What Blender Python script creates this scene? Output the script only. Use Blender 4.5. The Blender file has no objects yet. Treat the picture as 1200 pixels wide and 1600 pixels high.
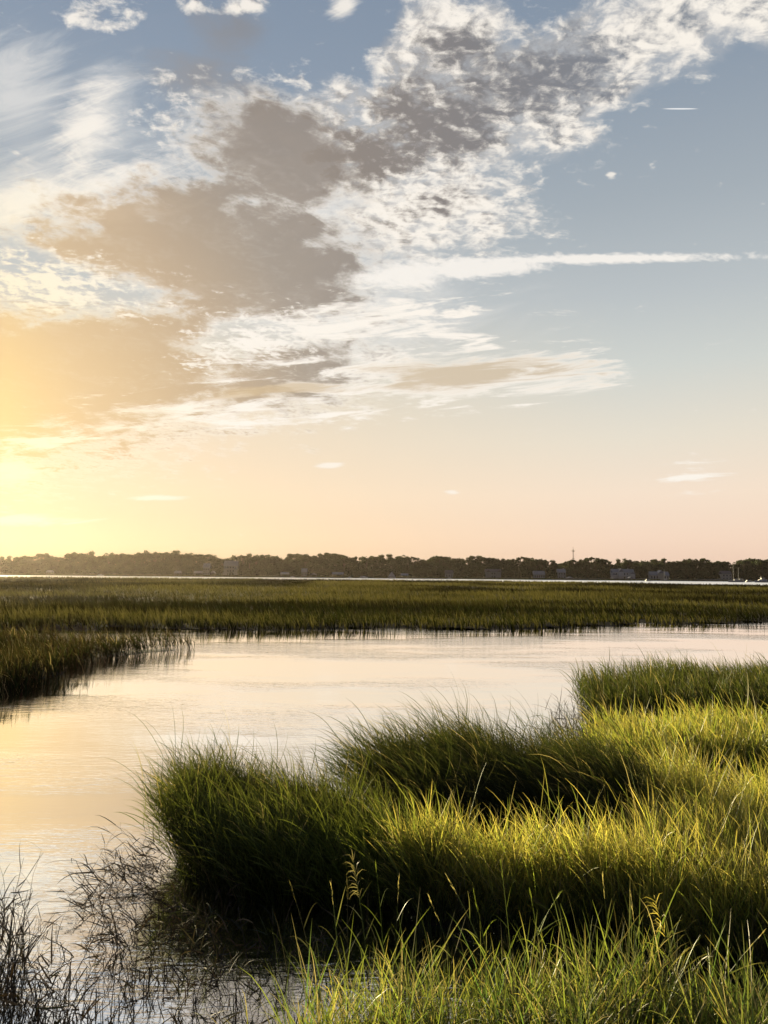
import bpy, math, random
import numpy as np
from mathutils import Vector, Matrix, noise as mnoise

S = bpy.context.scene
R = math.radians
EYE = 3.2                     # eye height over the creek
F = 1186.0                    # focal length of the photograph in its own pixels
PITCH = 4.75                  # camera looks up by this much
ROLL = 0.50

# ------------------------------------------------------------------ camera
cd = bpy.data.cameras.new('camera')
cam = bpy.data.objects.new('camera', cd)
S.collection.objects.link(cam)
cd.sensor_fit = 'VERTICAL'
cd.sensor_height = 36.0
cd.lens = 36.0 * F / 1600.0
cd.clip_start = 0.05
cd.clip_end = 6000
CAMM = Matrix.Translation((0, 0, EYE)) @ Matrix.Rotation(R(90 + PITCH), 4, 'X') @ Matrix.Rotation(R(ROLL), 4, 'Z')
cam.matrix_world = CAMM
S.camera = cam


def ray(px, py):
    """direction of a pixel of the 1200 x 1600 photograph"""
    d = Vector(((px - 600) / F, (800 - py) / F, -1.0))
    return (CAMM.to_3x3() @ d).normalized()


def at(px, py, z=0.0):
    d = ray(px, py)
    t = (z - EYE) / d.z
    return Vector((d.x * t, d.y * t, z))


def srgb(r, g, b):
    def c(v):
        v = v / 255.0
        return v / 12.92 if v <= 0.04045 else ((v + 0.055) / 1.055) ** 2.4
    return (c(r), c(g), c(b))


# ------------------------------------------------------------------ sun and exposure
SUN_AZ, SUN_EL = -33.0, 8.5    # azimuth from +Y, towards -X
sd = Vector((math.sin(R(SUN_AZ)) * math.cos(R(SUN_EL)), math.cos(R(SUN_AZ)) * math.cos(R(SUN_EL)), math.sin(R(SUN_EL))))
sl = bpy.data.lights.new('sun', 'SUN')
sl.energy = 5.0
sl.angle = R(0.5)
sl.color = (1.0, 0.84, 0.50)
sun = bpy.data.objects.new('sun', sl)
S.collection.objects.link(sun)
sun.rotation_euler = (-sd).to_track_quat('-Z', 'Y').to_euler()

S.view_settings.view_transform = 'Standard'
S.view_settings.look = 'None'
S.view_settings.exposure = 1.7
S.view_settings.gamma = 1.0
S.view_settings.use_curve_mapping = False
S.render.engine = 'CYCLES'
S.cycles.use_denoising = True
try:
    S.cycles.denoiser = 'OPENIMAGEDENOISE'
except Exception:
    pass
S.cycles.max_bounces = 6
S.cycles.diffuse_bounces = 2
S.cycles.glossy_bounces = 3
S.cycles.transmission_bounces = 4
S.cycles.transparent_max_bounces = 8
S.cycles.volume_bounces = 0
S.cycles.caustics_reflective = False
S.cycles.caustics_refractive = False


# ------------------------------------------------------------------ node expressions
class Ex:
    """arithmetic on node sockets"""
    def __init__(self, nt):
        self.nt = nt

    def m(self, op, *a, clamp=False):
        n = self.nt.nodes.new('ShaderNodeMath')
        n.operation = op
        n.use_clamp = clamp
        for i, v in enumerate(a):
            self.put(n.inputs[i], v)
        return Val(self, n.outputs[0])

    def put(self, sock, v):
        if isinstance(v, Val):
            self.nt.links.new(v.s, sock)
        elif isinstance(v, bpy.types.NodeSocket):
            self.nt.links.new(v, sock)
        elif isinstance(v, tuple) and sock.type == 'RGBA':
            sock.default_value = (v[0], v[1], v[2], 1)
        else:
            sock.default_value = v

    def ramp01(self, v, lo, hi, a=0.0, b=1.0, smooth=True):
        n = self.nt.nodes.new('ShaderNodeMapRange')
        n.interpolation_type = 'SMOOTHSTEP' if smooth else 'LINEAR'
        n.clamp = True
        self.put(n.inputs['Value'], v)
        for k, x in (('From Min', lo), ('From Max', hi), ('To Min', a), ('To Max', b)):
            self.put(n.inputs[k], x)
        return Val(self, n.outputs[0])

    def xyz(self, x, y, z):
        n = self.nt.nodes.new('ShaderNodeCombineXYZ')
        for i, v in enumerate((x, y, z)):
            self.put(n.inputs[i], v)
        return n.outputs[0]

    def noise(self, vec, scale, detail=4, rough=0.5, distort=0.0, dim='3D', w=None, lac=2.0):
        n = self.nt.nodes.new('ShaderNodeTexNoise')
        n.noise_dimensions = dim
        n.inputs['Scale'].default_value = scale
        n.inputs['Detail'].default_value = detail
        n.inputs['Roughness'].default_value = rough
        n.inputs['Lacunarity'].default_value = lac
        n.inputs['Distortion'].default_value = distort
        if w is not None:
            n.inputs['W'].default_value = w
        self.put(n.inputs['Vector'], vec)
        return Val(self, n.outputs[0])

    def mix(self, f, a, b, kind='MIX'):
        n = self.nt.nodes.new('ShaderNodeMix')
        n.data_type = 'RGBA'
        n.blend_type = kind
        self.put(n.inputs[0], f)
        self.put(n.inputs[6], a)
        self.put(n.inputs[7], b)
        return Val(self, n.outputs[2])

    def cells(self, vec, scale, detail=1.0, rough=0.5, smooth=0.6, rand=1.0):
        n = self.nt.nodes.new('ShaderNodeTexVoronoi')
        n.voronoi_dimensions = '2D'
        n.feature = 'SMOOTH_F1'
        n.inputs['Scale'].default_value = scale
        n.inputs['Detail'].default_value = detail
        n.inputs['Roughness'].default_value = rough
        n.inputs['Smoothness'].default_value = smooth
        n.inputs['Randomness'].default_value = rand
        self.put(n.inputs['Vector'], vec)
        return Val(self, n.outputs['Distance'])

    def ramp(self, v, stops, interp='EASE'):
        n = self.nt.nodes.new('ShaderNodeValToRGB')
        n.color_ramp.interpolation = interp
        els = n.color_ramp.elements
        while len(els) < len(stops):
            els.new(0.5)
        for e, (p, c) in zip(els, stops):
            e.position = p
            e.color = (*c, 1)
        self.put(n.inputs[0], v)
        return Val(self, n.outputs[0])


class Val:
    def __init__(self, ex, s):
        self.ex, self.s = ex, s
    def __add__(self, o): return self.ex.m('ADD', self, o)
    def __radd__(self, o): return self.ex.m('ADD', o, self)
    def __sub__(self, o): return self.ex.m('SUBTRACT', self, o)
    def __rsub__(self, o): return self.ex.m('SUBTRACT', o, self)
    def __mul__(self, o): return self.ex.m('MULTIPLY', self, o)
    def __rmul__(self, o): return self.ex.m('MULTIPLY', o, self)
    def __truediv__(self, o): return self.ex.m('DIVIDE', self, o)
    def max(self, o): return self.ex.m('MAXIMUM', self, o)
    def min(self, o): return self.ex.m('MINIMUM', self, o)


# ------------------------------------------------------------------ world: evening sky with clouds, all in direction space
def build_world():
    w = bpy.data.worlds.new('World')
    S.world = w
    w.use_nodes = True
    nt = w.node_tree
    nt.nodes.clear()
    E = Ex(nt)
    geo = nt.nodes.new('ShaderNodeTexCoord')
    sep = nt.nodes.new('ShaderNodeSeparateXYZ')
    nt.links.new(geo.outputs['Generated'], sep.inputs[0])
    x, y, z = (Val(E, sep.outputs[i]) for i in range(3))
    zc = z.max(0.0)
    el = E.m('ARCSINE', zc) * (180 / math.pi)                     # elevation in degrees
    ys = y.max(0.12)
    X, Z = x / ys, zc / ys                                        # a wall far off to the north
    front = E.ramp01(y, 0.12, 0.3)
    az = E.m('ARCTAN2', x, y) * (180 / math.pi)

    # clear sky: towards the sun, and away from it
    def stops(rows):
        return [(e / 90.0, srgb(*c)) for e, c in rows]
    cool = E.ramp(el / 90.0, stops([(0, (232, 200, 178)), (3, (243, 216, 194)), (6, (244, 224, 203)), (10, (230, 222, 206)),
                                    (15, (207, 211, 206)), (20, (186, 193, 196)), (26, (164, 174, 182)), (34, (140, 154, 170)),
                                    (42, (126, 142, 162)), (60, (80, 108, 150)), (90, (70, 98, 140))]), 'LINEAR')
    warm = E.ramp(el / 90.0, stops([(0, (247, 207, 150)), (2, (251, 217, 166)), (6, (250, 222, 180)), (10, (243, 218, 184)),
                                    (15, (235, 215, 182)), (20, (196, 198, 196)), (27, (160, 171, 182)), (35, (138, 153, 172)),
                                    (45, (118, 136, 160)), (60, (84, 110, 150)), (90, (70, 98, 140))]), 'LINEAR')
    side = E.ramp01(az, -30, 18, smooth=False)
    sky = E.mix(side, warm, cool)
    # behind the camera: a duller east
    back = E.ramp01(y, 0.35, -0.5)
    east = E.ramp(el / 90.0, stops([(0, (150, 140, 150)), (8, (170, 155, 165)), (20, (140, 150, 175)), (45, (90, 115, 155)), (90, (70, 98, 140))]), 'LINEAR')
    sky = E.mix(back, sky, east)
    # glow round the sun
    sdn = nt.nodes.new('ShaderNodeVectorMath'); sdn.operation = 'DOT_PRODUCT'
    nt.links.new(geo.outputs['Generated'], sdn.inputs[0]); sdn.inputs[1].default_value = sd
    ang = E.m('ARCCOSINE', Val(E, sdn.outputs['Value']).min(1.0)) * (180 / math.pi)

    # noise fields in direction space, stretched the way a flat cloud deck foreshortens
    P = E.xyz(x / (zc + 0.16), y / (zc + 0.16), 0.0)
    D = E.xyz(X, Z, 0.0)

    def pt(px, py):
        d = ray(px, py)
        return d.x / d.y, d.z / d.y

    def ell(cx, cy, rx, ry, deg=0.0, wx=0.06, wz=0.03):
        """1 at the centre of an ellipse given in degrees on the wall, 0 at its rim, negative outside"""
        c = pt(cx, cy)
        a = R(deg)
        ex = pt(cx + rx * math.cos(a), cy - rx * math.sin(a))
        ez = pt(cx + ry * math.sin(a), cy + ry * math.cos(a))
        lx = math.hypot(ex[0] - c[0], ex[1] - c[1]); lz = math.hypot(ez[0] - c[0], ez[1] - c[1])
        ux = ((ex[0] - c[0]) / lx, (ex[1] - c[1]) / lx)
        uz = (-ux[1], ux[0])
        dx = X - c[0]; dz = Z - c[1]
        u = (dx * (ux[0] / lx)) + (dz * (ux[1] / lx))
        v = (dx * (uz[0] / lz)) + (dz * (uz[1] / lz))
        return 1.0 - E.m('SQRT', u * u + v * v)

    def union(*a):
        r = a[0]
        for b in a[1:]:
            r = r.max(b)
        return r

    # shared textures
    big = E.noise(P, 2.2, 5, 0.55, 0.3) - 0.5
    mid = E.noise(P, 8.0, 7, 0.62, 0.25)
    sx_, sy_ = math.sin(R(SUN_AZ - 25)) * 0.012, math.cos(R(SUN_AZ - 25)) * 0.012
    px_, py_ = x / (zc + 0.16), y / (zc + 0.16)
    puff = E.noise(E.xyz(px_ * 0.9, py_ * 1.1, 0.0), 26.0, 6, 0.62, 0.3)
    puff2 = E.noise(E.xyz((px_ + sx_) * 0.9, (py_ + sy_) * 1.1, 0.0), 26.0, 6, 0.62, 0.3)
    relief = puff - puff2                                          # which side of a puff faces the sun
    fine = E.noise(P, 55.0, 4, 0.6, 0.3)
    # streaky texture for cirrus: along the wall, slightly tilted
    ca, sa = math.cos(R(5)), math.sin(R(5))
    Q = E.xyz((X * ca + Z * sa) * 3.0, (Z * ca - X * sa) * 24.0, 0.0)
    streak = E.noise(Q, 2.6, 8, 0.68, 0.5)
    Q2 = E.xyz((X * 0.94 + Z * 0.34) * 3.0, (Z * 0.94 - X * 0.34) * 12.0, 0.0)
    wisp = E.noise(Q2, 2.0, 7, 0.68, 0.9)
    Q3 = E.xyz((X * 0.96 - Z * 0.28) * 6.0, (Z * 0.96 + X * 0.28) * 16.0, 0.0)
    comb = E.noise(Q3, 3.0, 7, 0.68, 0.7)

    bright = E.mix(E.ramp01(ang, 5, 24), srgb(255, 240, 200), srgb(251, 244, 233))
    dark = E.ramp(ang / 60.0, [(0.05, srgb(252, 216, 140)), (0.2, srgb(224, 192, 146)), (0.34, srgb(194, 169, 138)), (0.45, srgb(162, 148, 133)),
                               (0.58, srgb(142, 132, 124)), (0.75, srgb(128, 126, 128)), (0.95, srgb(124, 132, 144))], 'LINEAR')

    def over(col, f, base):
        return E.mix(f * front, base, col)

    # 1. pale veil of high cirrus on the left and in the middle
    veil = union(ell(40, 300, 360, 110, 12), ell(160, 200, 90, 150, -10), ell(20, 140, 120, 120, 0), ell(500, 330, 230, 140, -30), ell(560, 500, 330, 120, 6))
    f = E.ramp01(veil + (wisp - 0.5) * 2.0 + big * 0.6, -0.05, 1.2) * 0.7
    sky = over(E.mix(0.5, bright, srgb(205, 210, 214)), f, sky)
    ray1 = union(ell(60, 310, 300, 44, 14), ell(135, 205, 60, 100, -12), ell(150, 330, 150, 30, 4), ell(540, 8, 26, 40, -30))
    f = E.ramp01(ray1 * 1.2 + (wisp - 0.5) * 2.4 + (comb - 0.5) * 1.4, -0.05, 1.15) * 0.85
    sky = over(bright, f, sky)

    # 2. faint grey bands at the upper left
    f = E.ramp01(union(ell(340, 50, 110, 60, -20), ell(330, 130, 190, 60, -10), ell(700, 60, 200, 70, 10)) + (mid - 0.5) * 2.2, 0.1, 1.1) * 0.5
    sky = over(dark, f, sky)

    # 3. the altocumulus bank: a field of small puffs to the upper right, heavy and grey-brown towards the lower left
    region = union(ell(690, 200, 270, 150, 30), ell(660, 330, 190, 90, 0), ell(850, 150, 150, 120, 25), ell(1000, 60, 240, 90, 22),
                   ell(1190, 10, 160, 70, 20), ell(700, 70, 150, 80, 20), ell(560, 250, 140, 130, 0))
    reg2 = union(ell(300, 190, 190, 110, -25), ell(170, 20, 150, 45, 0), ell(330, 5, 130, 30, 0), ell(420, 130, 120, 60, 0))
    heavy = union(ell(440, 245, 150, 85, -20), ell(310, 400, 280, 130, -4), ell(430, 440, 170, 100, -20), ell(130, 570, 400, 130, 6),
                  ell(-80, 600, 480, 150, 4), ell(430, 560, 160, 90, 0))
    rents = union(ell(70, 440, 250, 62, -8), ell(410, 530, 170, 58, 10))
    sky = over(E.mix(0.4, srgb(178, 178, 180), bright), E.ramp01(region + (mid - 0.5) * 2.0 + big, -0.1, 0.6) * 0.62, sky)
    tx = (puff - 0.5) * 2.6 + (mid - 0.5) * 2.3 + (fine - 0.5) * 0.4
    d1 = region * 1.15 + tx
    d2 = E.ramp01(reg2, 0.0, 0.6) * 0.75 + tx * 1.15 - 0.55
    d3 = heavy * 1.3 + 0.10 + (mid - 0.5) * 2.1 + (puff - 0.5) * 0.7 + big * 0.5 + (comb - 0.5) * 1.1 - (rents + 0.05).max(0.0) * 1.0
    core = union(ell(690, 190, 230, 90, 12), ell(880, 110, 120, 90, 20), ell(530, 240, 130, 70, 0), ell(720, 110, 130, 60, 10))
    thick = ((d1 - 0.55).max(0.0) * 0.65 + E.ramp01(core + (mid - 0.5) * 1.6, -0.3, 0.6) * 0.75).min(1.2) * E.ramp01(region, -0.2, 0.2)
    thick = thick.max(E.ramp01(d3, -0.1, 0.75))
    calm = 1.0 - E.ramp01(d3, 0.0, 0.5) * 0.85                       # the heavy part is smooth
    f = union(E.ramp01(d1, -0.05, 0.85) * 0.96, E.ramp01(d2, 0.0, 0.8) * 0.9, E.ramp01(d3, -0.4, 0.55) * 0.88)
    shade = E.ramp01(thick - (relief * 3.0 + (puff - 0.5) * 1.5) * calm + (mid - 0.5) * 0.9, -0.1, 1.05)
    deep = E.ramp01(d3, -0.05, 0.65)                                   # within the heavy part little light comes through
    shade = shade.max(deep * E.ramp01(relief * 0.5 + (mid - 0.5) * 1.3 + (comb - 0.5) * 0.9, -0.3, 0.6, 1.0, 0.6))
    sky = over(E.mix(shade, bright, dark), f, sky)
    # bright rents low on the left and in the middle
    f = E.ramp01(rents * 1.2 + (mid - 0.5) * 1.6 + (puff - 0.5) * 2.6 + (comb - 0.5) * 2.2 + relief * 1.5, 0.3, 1.2)
    sky = over(bright, f * 0.95, sky)

    lens = ell(760, 585, 235, 44, 2)
    sky = over(bright, E.ramp01(lens * 1.3 + (streak - 0.5) * 3.0, 0.05, 0.6) * 0.9, sky)
    # 6. streaks under the heavy cloud, the tan lens shaped bank and the old contrail
    low = union(ell(590, 590, 380, 60, 5), ell(600, 500, 240, 50, 4), ell(720, 528, 150, 26, -12), ell(330, 645, 360, 34, 6), ell(90, 690, 260, 16, 4),
                ell(740, 642, 110, 12, 6), ell(1080, 745, 70, 24, 2), ell(540, 645, 100, 22, 5))
    f = E.ramp01(low * 1.0 + (streak - 0.5) * 5.6 + (comb - 0.5) * 1.4, 0.25, 1.15)
    sky = over(bright, f, sky)
    bank = ell(745, 583, 220, 36, 2).max(ell(420, 610, 150, 14, 4))
    f = E.ramp01(bank * 1.25 + (streak - 0.5) * 3.4, 0.1, 0.9) * 0.75
    sky = over(E.mix(0.6, dark, srgb(226, 200, 156)), f, sky)
    trail = union(ell(920, 405, 340, 10, 1), ell(740, 420, 190, 20, 5), ell(640, 430, 120, 26, 4))
    f = E.ramp01(trail * 1.2 + (comb - 0.5) * 1.8 + (fine - 0.5) * 0.8, 0.0, 0.75) * 0.9
    sky = over(E.mix(0.2, bright, srgb(240, 242, 246)), f, sky)
    short = ell(1063, 170, 32, 1.3, 0)
    sky = over(srgb(250, 250, 250), E.ramp01(short, 0.0, 0.4) * 0.8, sky)
    few = union(ell(20, 735, 60, 30, 0), ell(40, 812, 120, 12, 0), ell(240, 778, 60, 6, 0), ell(515, 727, 30, 7, 0), ell(706, 769, 16, 5, 0), ell(955, 273, 12, 9, 0))
    sky = over(bright, E.ramp01(few + (streak - 0.5) * 2.4, 0.1, 0.7) * 0.8, sky)

    # a scattered deck behind the camera too, so that the sky is not bare there
    f = E.ramp01((mid - 0.5) * 1.5 + big + (puff - 0.5) * 0.6, 0.0, 0.5) * E.ramp01(y, 0.2, 0.0) * 0.5 * E.ramp01(z, 0.02, 0.2)
    sky = E.mix(f, sky, srgb(190, 175, 175))

    glow = E.m('POWER', E.ramp01(ang, 12, 0, smooth=False), 1.5)
    sky = E.mix(1.0, sky, E.mix(glow, (0, 0, 0), (0.12, 0.07, 0.0)), 'ADD')
    bg = nt.nodes.new('ShaderNodeBackground')
    # the vault overhead and the east, outside the photograph, are dimmer than the western glow
    dim = E.ramp01(y, 0.25, -0.3, 1.0, 0.40) * E.ramp01(el, 40, 60, 1.0, 0.6)
    E.put(bg.inputs['Color'], sky)
    E.put(bg.inputs['Strength'], dim * (1 / 2 ** 1.7))
    st = nt.nodes.new('ShaderNodeTexSky')
    st.sky_type = 'NISHITA'
    st.sun_disc = False
    st.sun_elevation = R(SUN_EL)
    st.sun_rotation = R(SUN_AZ)
    st.dust_density = 2.0
    bg2 = nt.nodes.new('ShaderNodeBackground')
    nt.links.new(st.outputs[0], bg2.inputs['Color'])
    bg2.inputs['Strength'].default_value = 0.0006
    add = nt.nodes.new('ShaderNodeAddShader')
    nt.links.new(bg.outputs[0], add.inputs[0])
    nt.links.new(bg2.outputs[0], add.inputs[1])
    out = nt.nodes.new('ShaderNodeOutputWorld')
    nt.links.new(add.outputs[0], out.inputs['Surface'])
    w.cycles.sampling_method = 'MANUAL'
    w.cycles.sample_map_resolution = 512


build_world()


# ------------------------------------------------------------------ helpers
rng = np.random.default_rng(7)
rnd = random.Random(11)
COL = S.collection


def link(name, me, parent=None, mat=None):
    o = bpy.data.objects.new(name, me)
    COL.objects.link(o)
    if mat is not None and me is not None and not me.materials:
        me.materials.append(mat)
    if parent is not None:
        o.parent = parent
    return o


def tag(o, label=None, cat=None, group=None, kind=None):
    if label: o['label'] = label
    if cat: o['category'] = cat
    if group: o['group'] = group
    if kind: o['kind'] = kind
    return o


def empty(name, loc, rz=0.0):
    o = bpy.data.objects.new(name, None)
    COL.objects.link(o)
    o.location = loc
    o.rotation_euler = (0, 0, rz)
    o.empty_display_size = 0.2
    return o


def mesh_np(name, verts, quads=None, tris=None, col=None, smooth=False):
    """fast mesh from arrays"""
    me = bpy.data.meshes.new(name)
    v = np.asarray(verts, dtype=np.float32).reshape(-1, 3)
    me.vertices.add(len(v))
    me.vertices.foreach_set('co', v.ravel())
    idx, sizes = [], []
    if quads is not None and len(quads):
        q = np.asarray(quads, dtype=np.int32).reshape(-1, 4); idx.append(q.ravel()); sizes.append(np.full(len(q), 4, np.int32))
    if tris is not None and len(tris):
        t = np.asarray(tris, dtype=np.int32).reshape(-1, 3); idx.append(t.ravel()); sizes.append(np.full(len(t), 3, np.int32))
    idx = np.concatenate(idx); sizes = np.concatenate(sizes)
    me.loops.add(len(idx))
    me.loops.foreach_set('vertex_index', idx)
    me.polygons.add(len(sizes))
    st = np.concatenate([[0], np.cumsum(sizes)[:-1]]).astype(np.int32)
    me.polygons.foreach_set('loop_start', st)
    if smooth:
        me.polygons.foreach_set('use_smooth', np.ones(len(sizes), dtype=bool))
    if col is not None:
        a = me.attributes.new('tint', 'FLOAT_COLOR', 'POINT')
        c = np.ones((len(v), 4), np.float32); c[:, :3] = np.asarray(col).reshape(-1, 3)
        a.data.foreach_set('color', c.ravel())
    me.update(calc_edges=True)
    return me


class MB:
    """collects simple solids and links them as ONE mesh object"""
    def __init__(self):
        self.v, self.f = [], []

    def add(self, vs, fs):
        n = len(self.v)
        self.v += [tuple(p) for p in vs]
        self.f += [tuple(i + n for i in f) for f in fs]

    def box(self, x0, x1, y0, y1, z0, z1):
        self.add([(x0, y0, z0), (x1, y0, z0), (x1, y1, z0), (x0, y1, z0), (x0, y0, z1), (x1, y0, z1), (x1, y1, z1), (x0, y1, z1)],
                 [(0, 3, 2, 1), (4, 5, 6, 7), (0, 1, 5, 4), (1, 2, 6, 5), (2, 3, 7, 6), (3, 0, 4, 7)])

    def gable(self, x0, x1, y0, y1, z0, z1, along='x'):
        if along == 'x':
            ym = (y0 + y1) / 2
            self.add([(x0, y0, z0), (x1, y0, z0), (x1, y1, z0), (x0, y1, z0), (x0, ym, z1), (x1, ym, z1)],
                     [(0, 3, 2, 1), (0, 1, 5, 4), (2, 3, 4, 5), (0, 4, 3), (1, 2, 5)])
        else:
            xm = (x0 + x1) / 2
            self.add([(x0, y0, z0), (x1, y0, z0), (x1, y1, z0), (x0, y1, z0), (xm, y0, z1), (xm, y1, z1)],
                     [(0, 3, 2, 1), (0, 1, 4), (1, 2, 5, 4), (2, 3, 5), (3, 0, 4, 5)])

    def tube(self, pts, r, n=6):
        pts = [Vector(p) for p in pts]
        rs = r if isinstance(r, (list, tuple)) else [r] * len(pts)
        b0 = len(self.v)
        for i, p in enumerate(pts):
            d = (pts[min(i + 1, len(pts) - 1)] - pts[max(i - 1, 0)]).normalized()
            u = d.cross(Vector((0.3, 1, 0.1))).normalized(); w = d.cross(u)
            for k in range(n):
                a = 2 * math.pi * k / n
                self.v.append(tuple(p + (u * math.cos(a) + w * math.sin(a)) * rs[i]))
        for i in range(len(pts) - 1):
            for k in range(n):
                a = b0 + i * n + k; b = b0 + i * n + (k + 1) % n
                self.f.append((a, b, b + n, a + n))
        self.f.append(tuple(b0 + k for k in range(n))[::-1])
        self.f.append(tuple(b0 + (len(pts) - 1) * n + k for k in range(n)))

    def build(self, name, mat, parent=None):
        me = bpy.data.meshes.new(name)
        me.from_pydata(self.v, [], self.f)
        me.update()
        return link(name, me, parent, mat)


def mat_new(name):
    m = bpy.data.materials.new(name)
    m.use_nodes = True
    nt = m.node_tree
    nt.nodes.clear()
    return m, nt, Ex(nt)


def mat_plain(name, rgb, rough=0.7, var=0.15, scale=3.0, metallic=0.0):
    """base colour with a little procedural wear"""
    m, nt, E = mat_new(name)
    tc = nt.nodes.new('ShaderNodeTexCoord')
    n = E.noise(tc.outputs['Object'], scale, 4, 0.6)
    c = E.mix(E.ramp01(n, 0.3, 0.7), tuple(x * (1 - var) for x in rgb), tuple(min(1, x * (1 + var)) for x in rgb))
    b = nt.nodes.new('ShaderNodeBsdfPrincipled')
    E.put(b.inputs['Base Color'], c)
    b.inputs['Roughness'].default_value = rough
    b.inputs['Metallic'].default_value = metallic
    o = nt.nodes.new('ShaderNodeOutputMaterial')
    nt.links.new(b.outputs[0], o.inputs[0])
    return m


def mat_leaf(name, translucent=0.5, gloss=0.06, rough=0.4, tr_tint=(1.0, 1.0, 0.55)):
    """thin leaf: the mesh's own tint, light passes through it"""
    m, nt, E = mat_new(name)
    at_ = nt.nodes.new('ShaderNodeAttribute'); at_.attribute_name = 'tint'
    d = nt.nodes.new('ShaderNodeBsdfDiffuse'); nt.links.new(at_.outputs['Color'], d.inputs['Color'])
    t = nt.nodes.new('ShaderNodeBsdfTranslucent')
    tc = E.mix(1.0, at_.outputs['Color'], tr_tint, 'MULTIPLY')
    E.put(t.inputs['Color'], tc)
    mx = nt.nodes.new('ShaderNodeMixShader'); mx.inputs[0].default_value = translucent
    nt.links.new(d.outputs[0], mx.inputs[1]); nt.links.new(t.outputs[0], mx.inputs[2])
    g = nt.nodes.new('ShaderNodeBsdfGlossy'); g.inputs['Roughness'].default_value = rough
    m2 = nt.nodes.new('ShaderNodeMixShader'); m2.inputs[0].default_value = gloss
    nt.links.new(mx.outputs[0], m2.inputs[1]); nt.links.new(g.outputs[0], m2.inputs[2])
    o = nt.nodes.new('ShaderNodeOutputMaterial')
    nt.links.new(m2.outputs[0], o.inputs[0])
    return m


def mat_water(name, rough, bumps, face=0.55):
    m, nt, E = mat_new(name)
    tc = nt.nodes.new('ShaderNodeTexCoord')
    sep = nt.nodes.new('ShaderNodeSeparateXYZ'); nt.links.new(tc.outputs['Object'], sep.inputs[0])
    x, y = Val(E, sep.outputs[0]), Val(E, sep.outputs[1])
    h = None
    for (sx, sy, sc, det, amp) in bumps:
        v = E.noise(E.xyz(x * sx, y * sy, 0.0), sc, det, 0.55, 0.3) * amp
        h = v if h is None else h + v
    calm = E.ramp01(E.noise(E.xyz(x * 0.25, y * 0.6, 0.0), 0.35, 3, 0.5), 0.4, 0.62, 0.12, 1.0)
    b = nt.nodes.new('ShaderNodeBump'); b.inputs['Distance'].default_value = 1.0; b.inputs['Strength'].default_value = 1.0
    E.put(b.inputs['Height'], h * calm)
    g = nt.nodes.new('ShaderNodeBsdfGlossy'); g.inputs['Roughness'].default_value = rough
    g.inputs['Color'].default_value = (1, 1, 1, 1)
    nt.links.new(b.outputs[0], g.inputs['Normal'])
    d = nt.nodes.new('ShaderNodeBsdfDiffuse'); d.inputs['Color'].default_value = (*srgb(74, 66, 48), 1)
    lw = nt.nodes.new('ShaderNodeLayerWeight'); lw.inputs['Blend'].default_value = 0.5
    nt.links.new(b.outputs[0], lw.inputs['Normal'])
    f = E.ramp01(Val(E, lw.outputs['Facing']), 0.25, 0.9, face, 1.0)
    mx = nt.nodes.new('ShaderNodeMixShader')
    E.put(mx.inputs[0], f)
    nt.links.new(d.outputs[0], mx.inputs[1]); nt.links.new(g.outputs[0], mx.inputs[2])
    o = nt.nodes.new('ShaderNodeOutputMaterial')
    nt.links.new(mx.outputs[0], o.inputs[0])
    return m


def sheet(name, x0, x1, y0, y1, z, mat, label=None):
    me = bpy.data.meshes.new(name)
    me.from_pydata([(x0, y0, z), (x1, y0, z), (x1, y1, z), (x0, y1, z)], [], [(0, 1, 2, 3)])
    o = link(name, me, None, mat)
    return tag(o, kind='structure')


# ------------------------------------------------------------------ ground and water
M_mud = mat_plain('mud', (0.035, 0.028, 0.018), 0.9, 0.4, 6.0)
M_mud.node_tree.nodes['Principled BSDF'].inputs['Specular IOR Level'].default_value = 0.08
M_shore = mat_plain('shore_earth', (0.10, 0.095, 0.06), 0.95, 0.35, 0.05)
M_creek = mat_water('creek_water', 0.035, [(1.0, 2.6, 2.2, 3, 0.012), (0.5, 3.4, 5.0, 2, 0.0048), (0.15, 0.7, 1.2, 2, 0.014)], 0.92)
M_river = mat_water('river_water', 0.30, [(0.3, 1.0, 0.5, 3, 0.15)], 0.8)

sheet('ground', -1000, 1000, -200, 960, -0.9, M_mud)

# far shore: land rising gently from the river's far bank
DSH = 740.0


def shore_y(x):
    return DSH - 0.02 * x + 12 * math.sin(x * 0.011 + 1.0) + 5 * math.sin(x * 0.05)


def far_land():
    xs = np.linspace(-980, 980, 197)
    rows = [(-3, -0.6), (0, 0.05), (4, 0.9), (40, 2.0), (200, 3.5)]
    v, q = [], []
    for x in xs:
        y = shore_y(x)
        for dy, z in rows:
            v.append((x, y + dy, z + (0.3 * math.sin(x * 0.09 + dy) if dy > 0 else 0)))
    n = len(rows)
    for i in range(len(xs) - 1):
        for k in range(n - 1):
            a = i * n + k
            q.append((a, a + n, a + n + 1, a + 1))
    o = link('far_shore_ground', mesh_np('far_shore_ground', v, q, smooth=True), None, M_shore)
    tag(o, kind='structure')


far_land()


# ------------------------------------------------------------------ marsh patches, outlines on the ground
def wpoly(px):
    return [tuple(at(*p)[:2]) for p in px]


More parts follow.
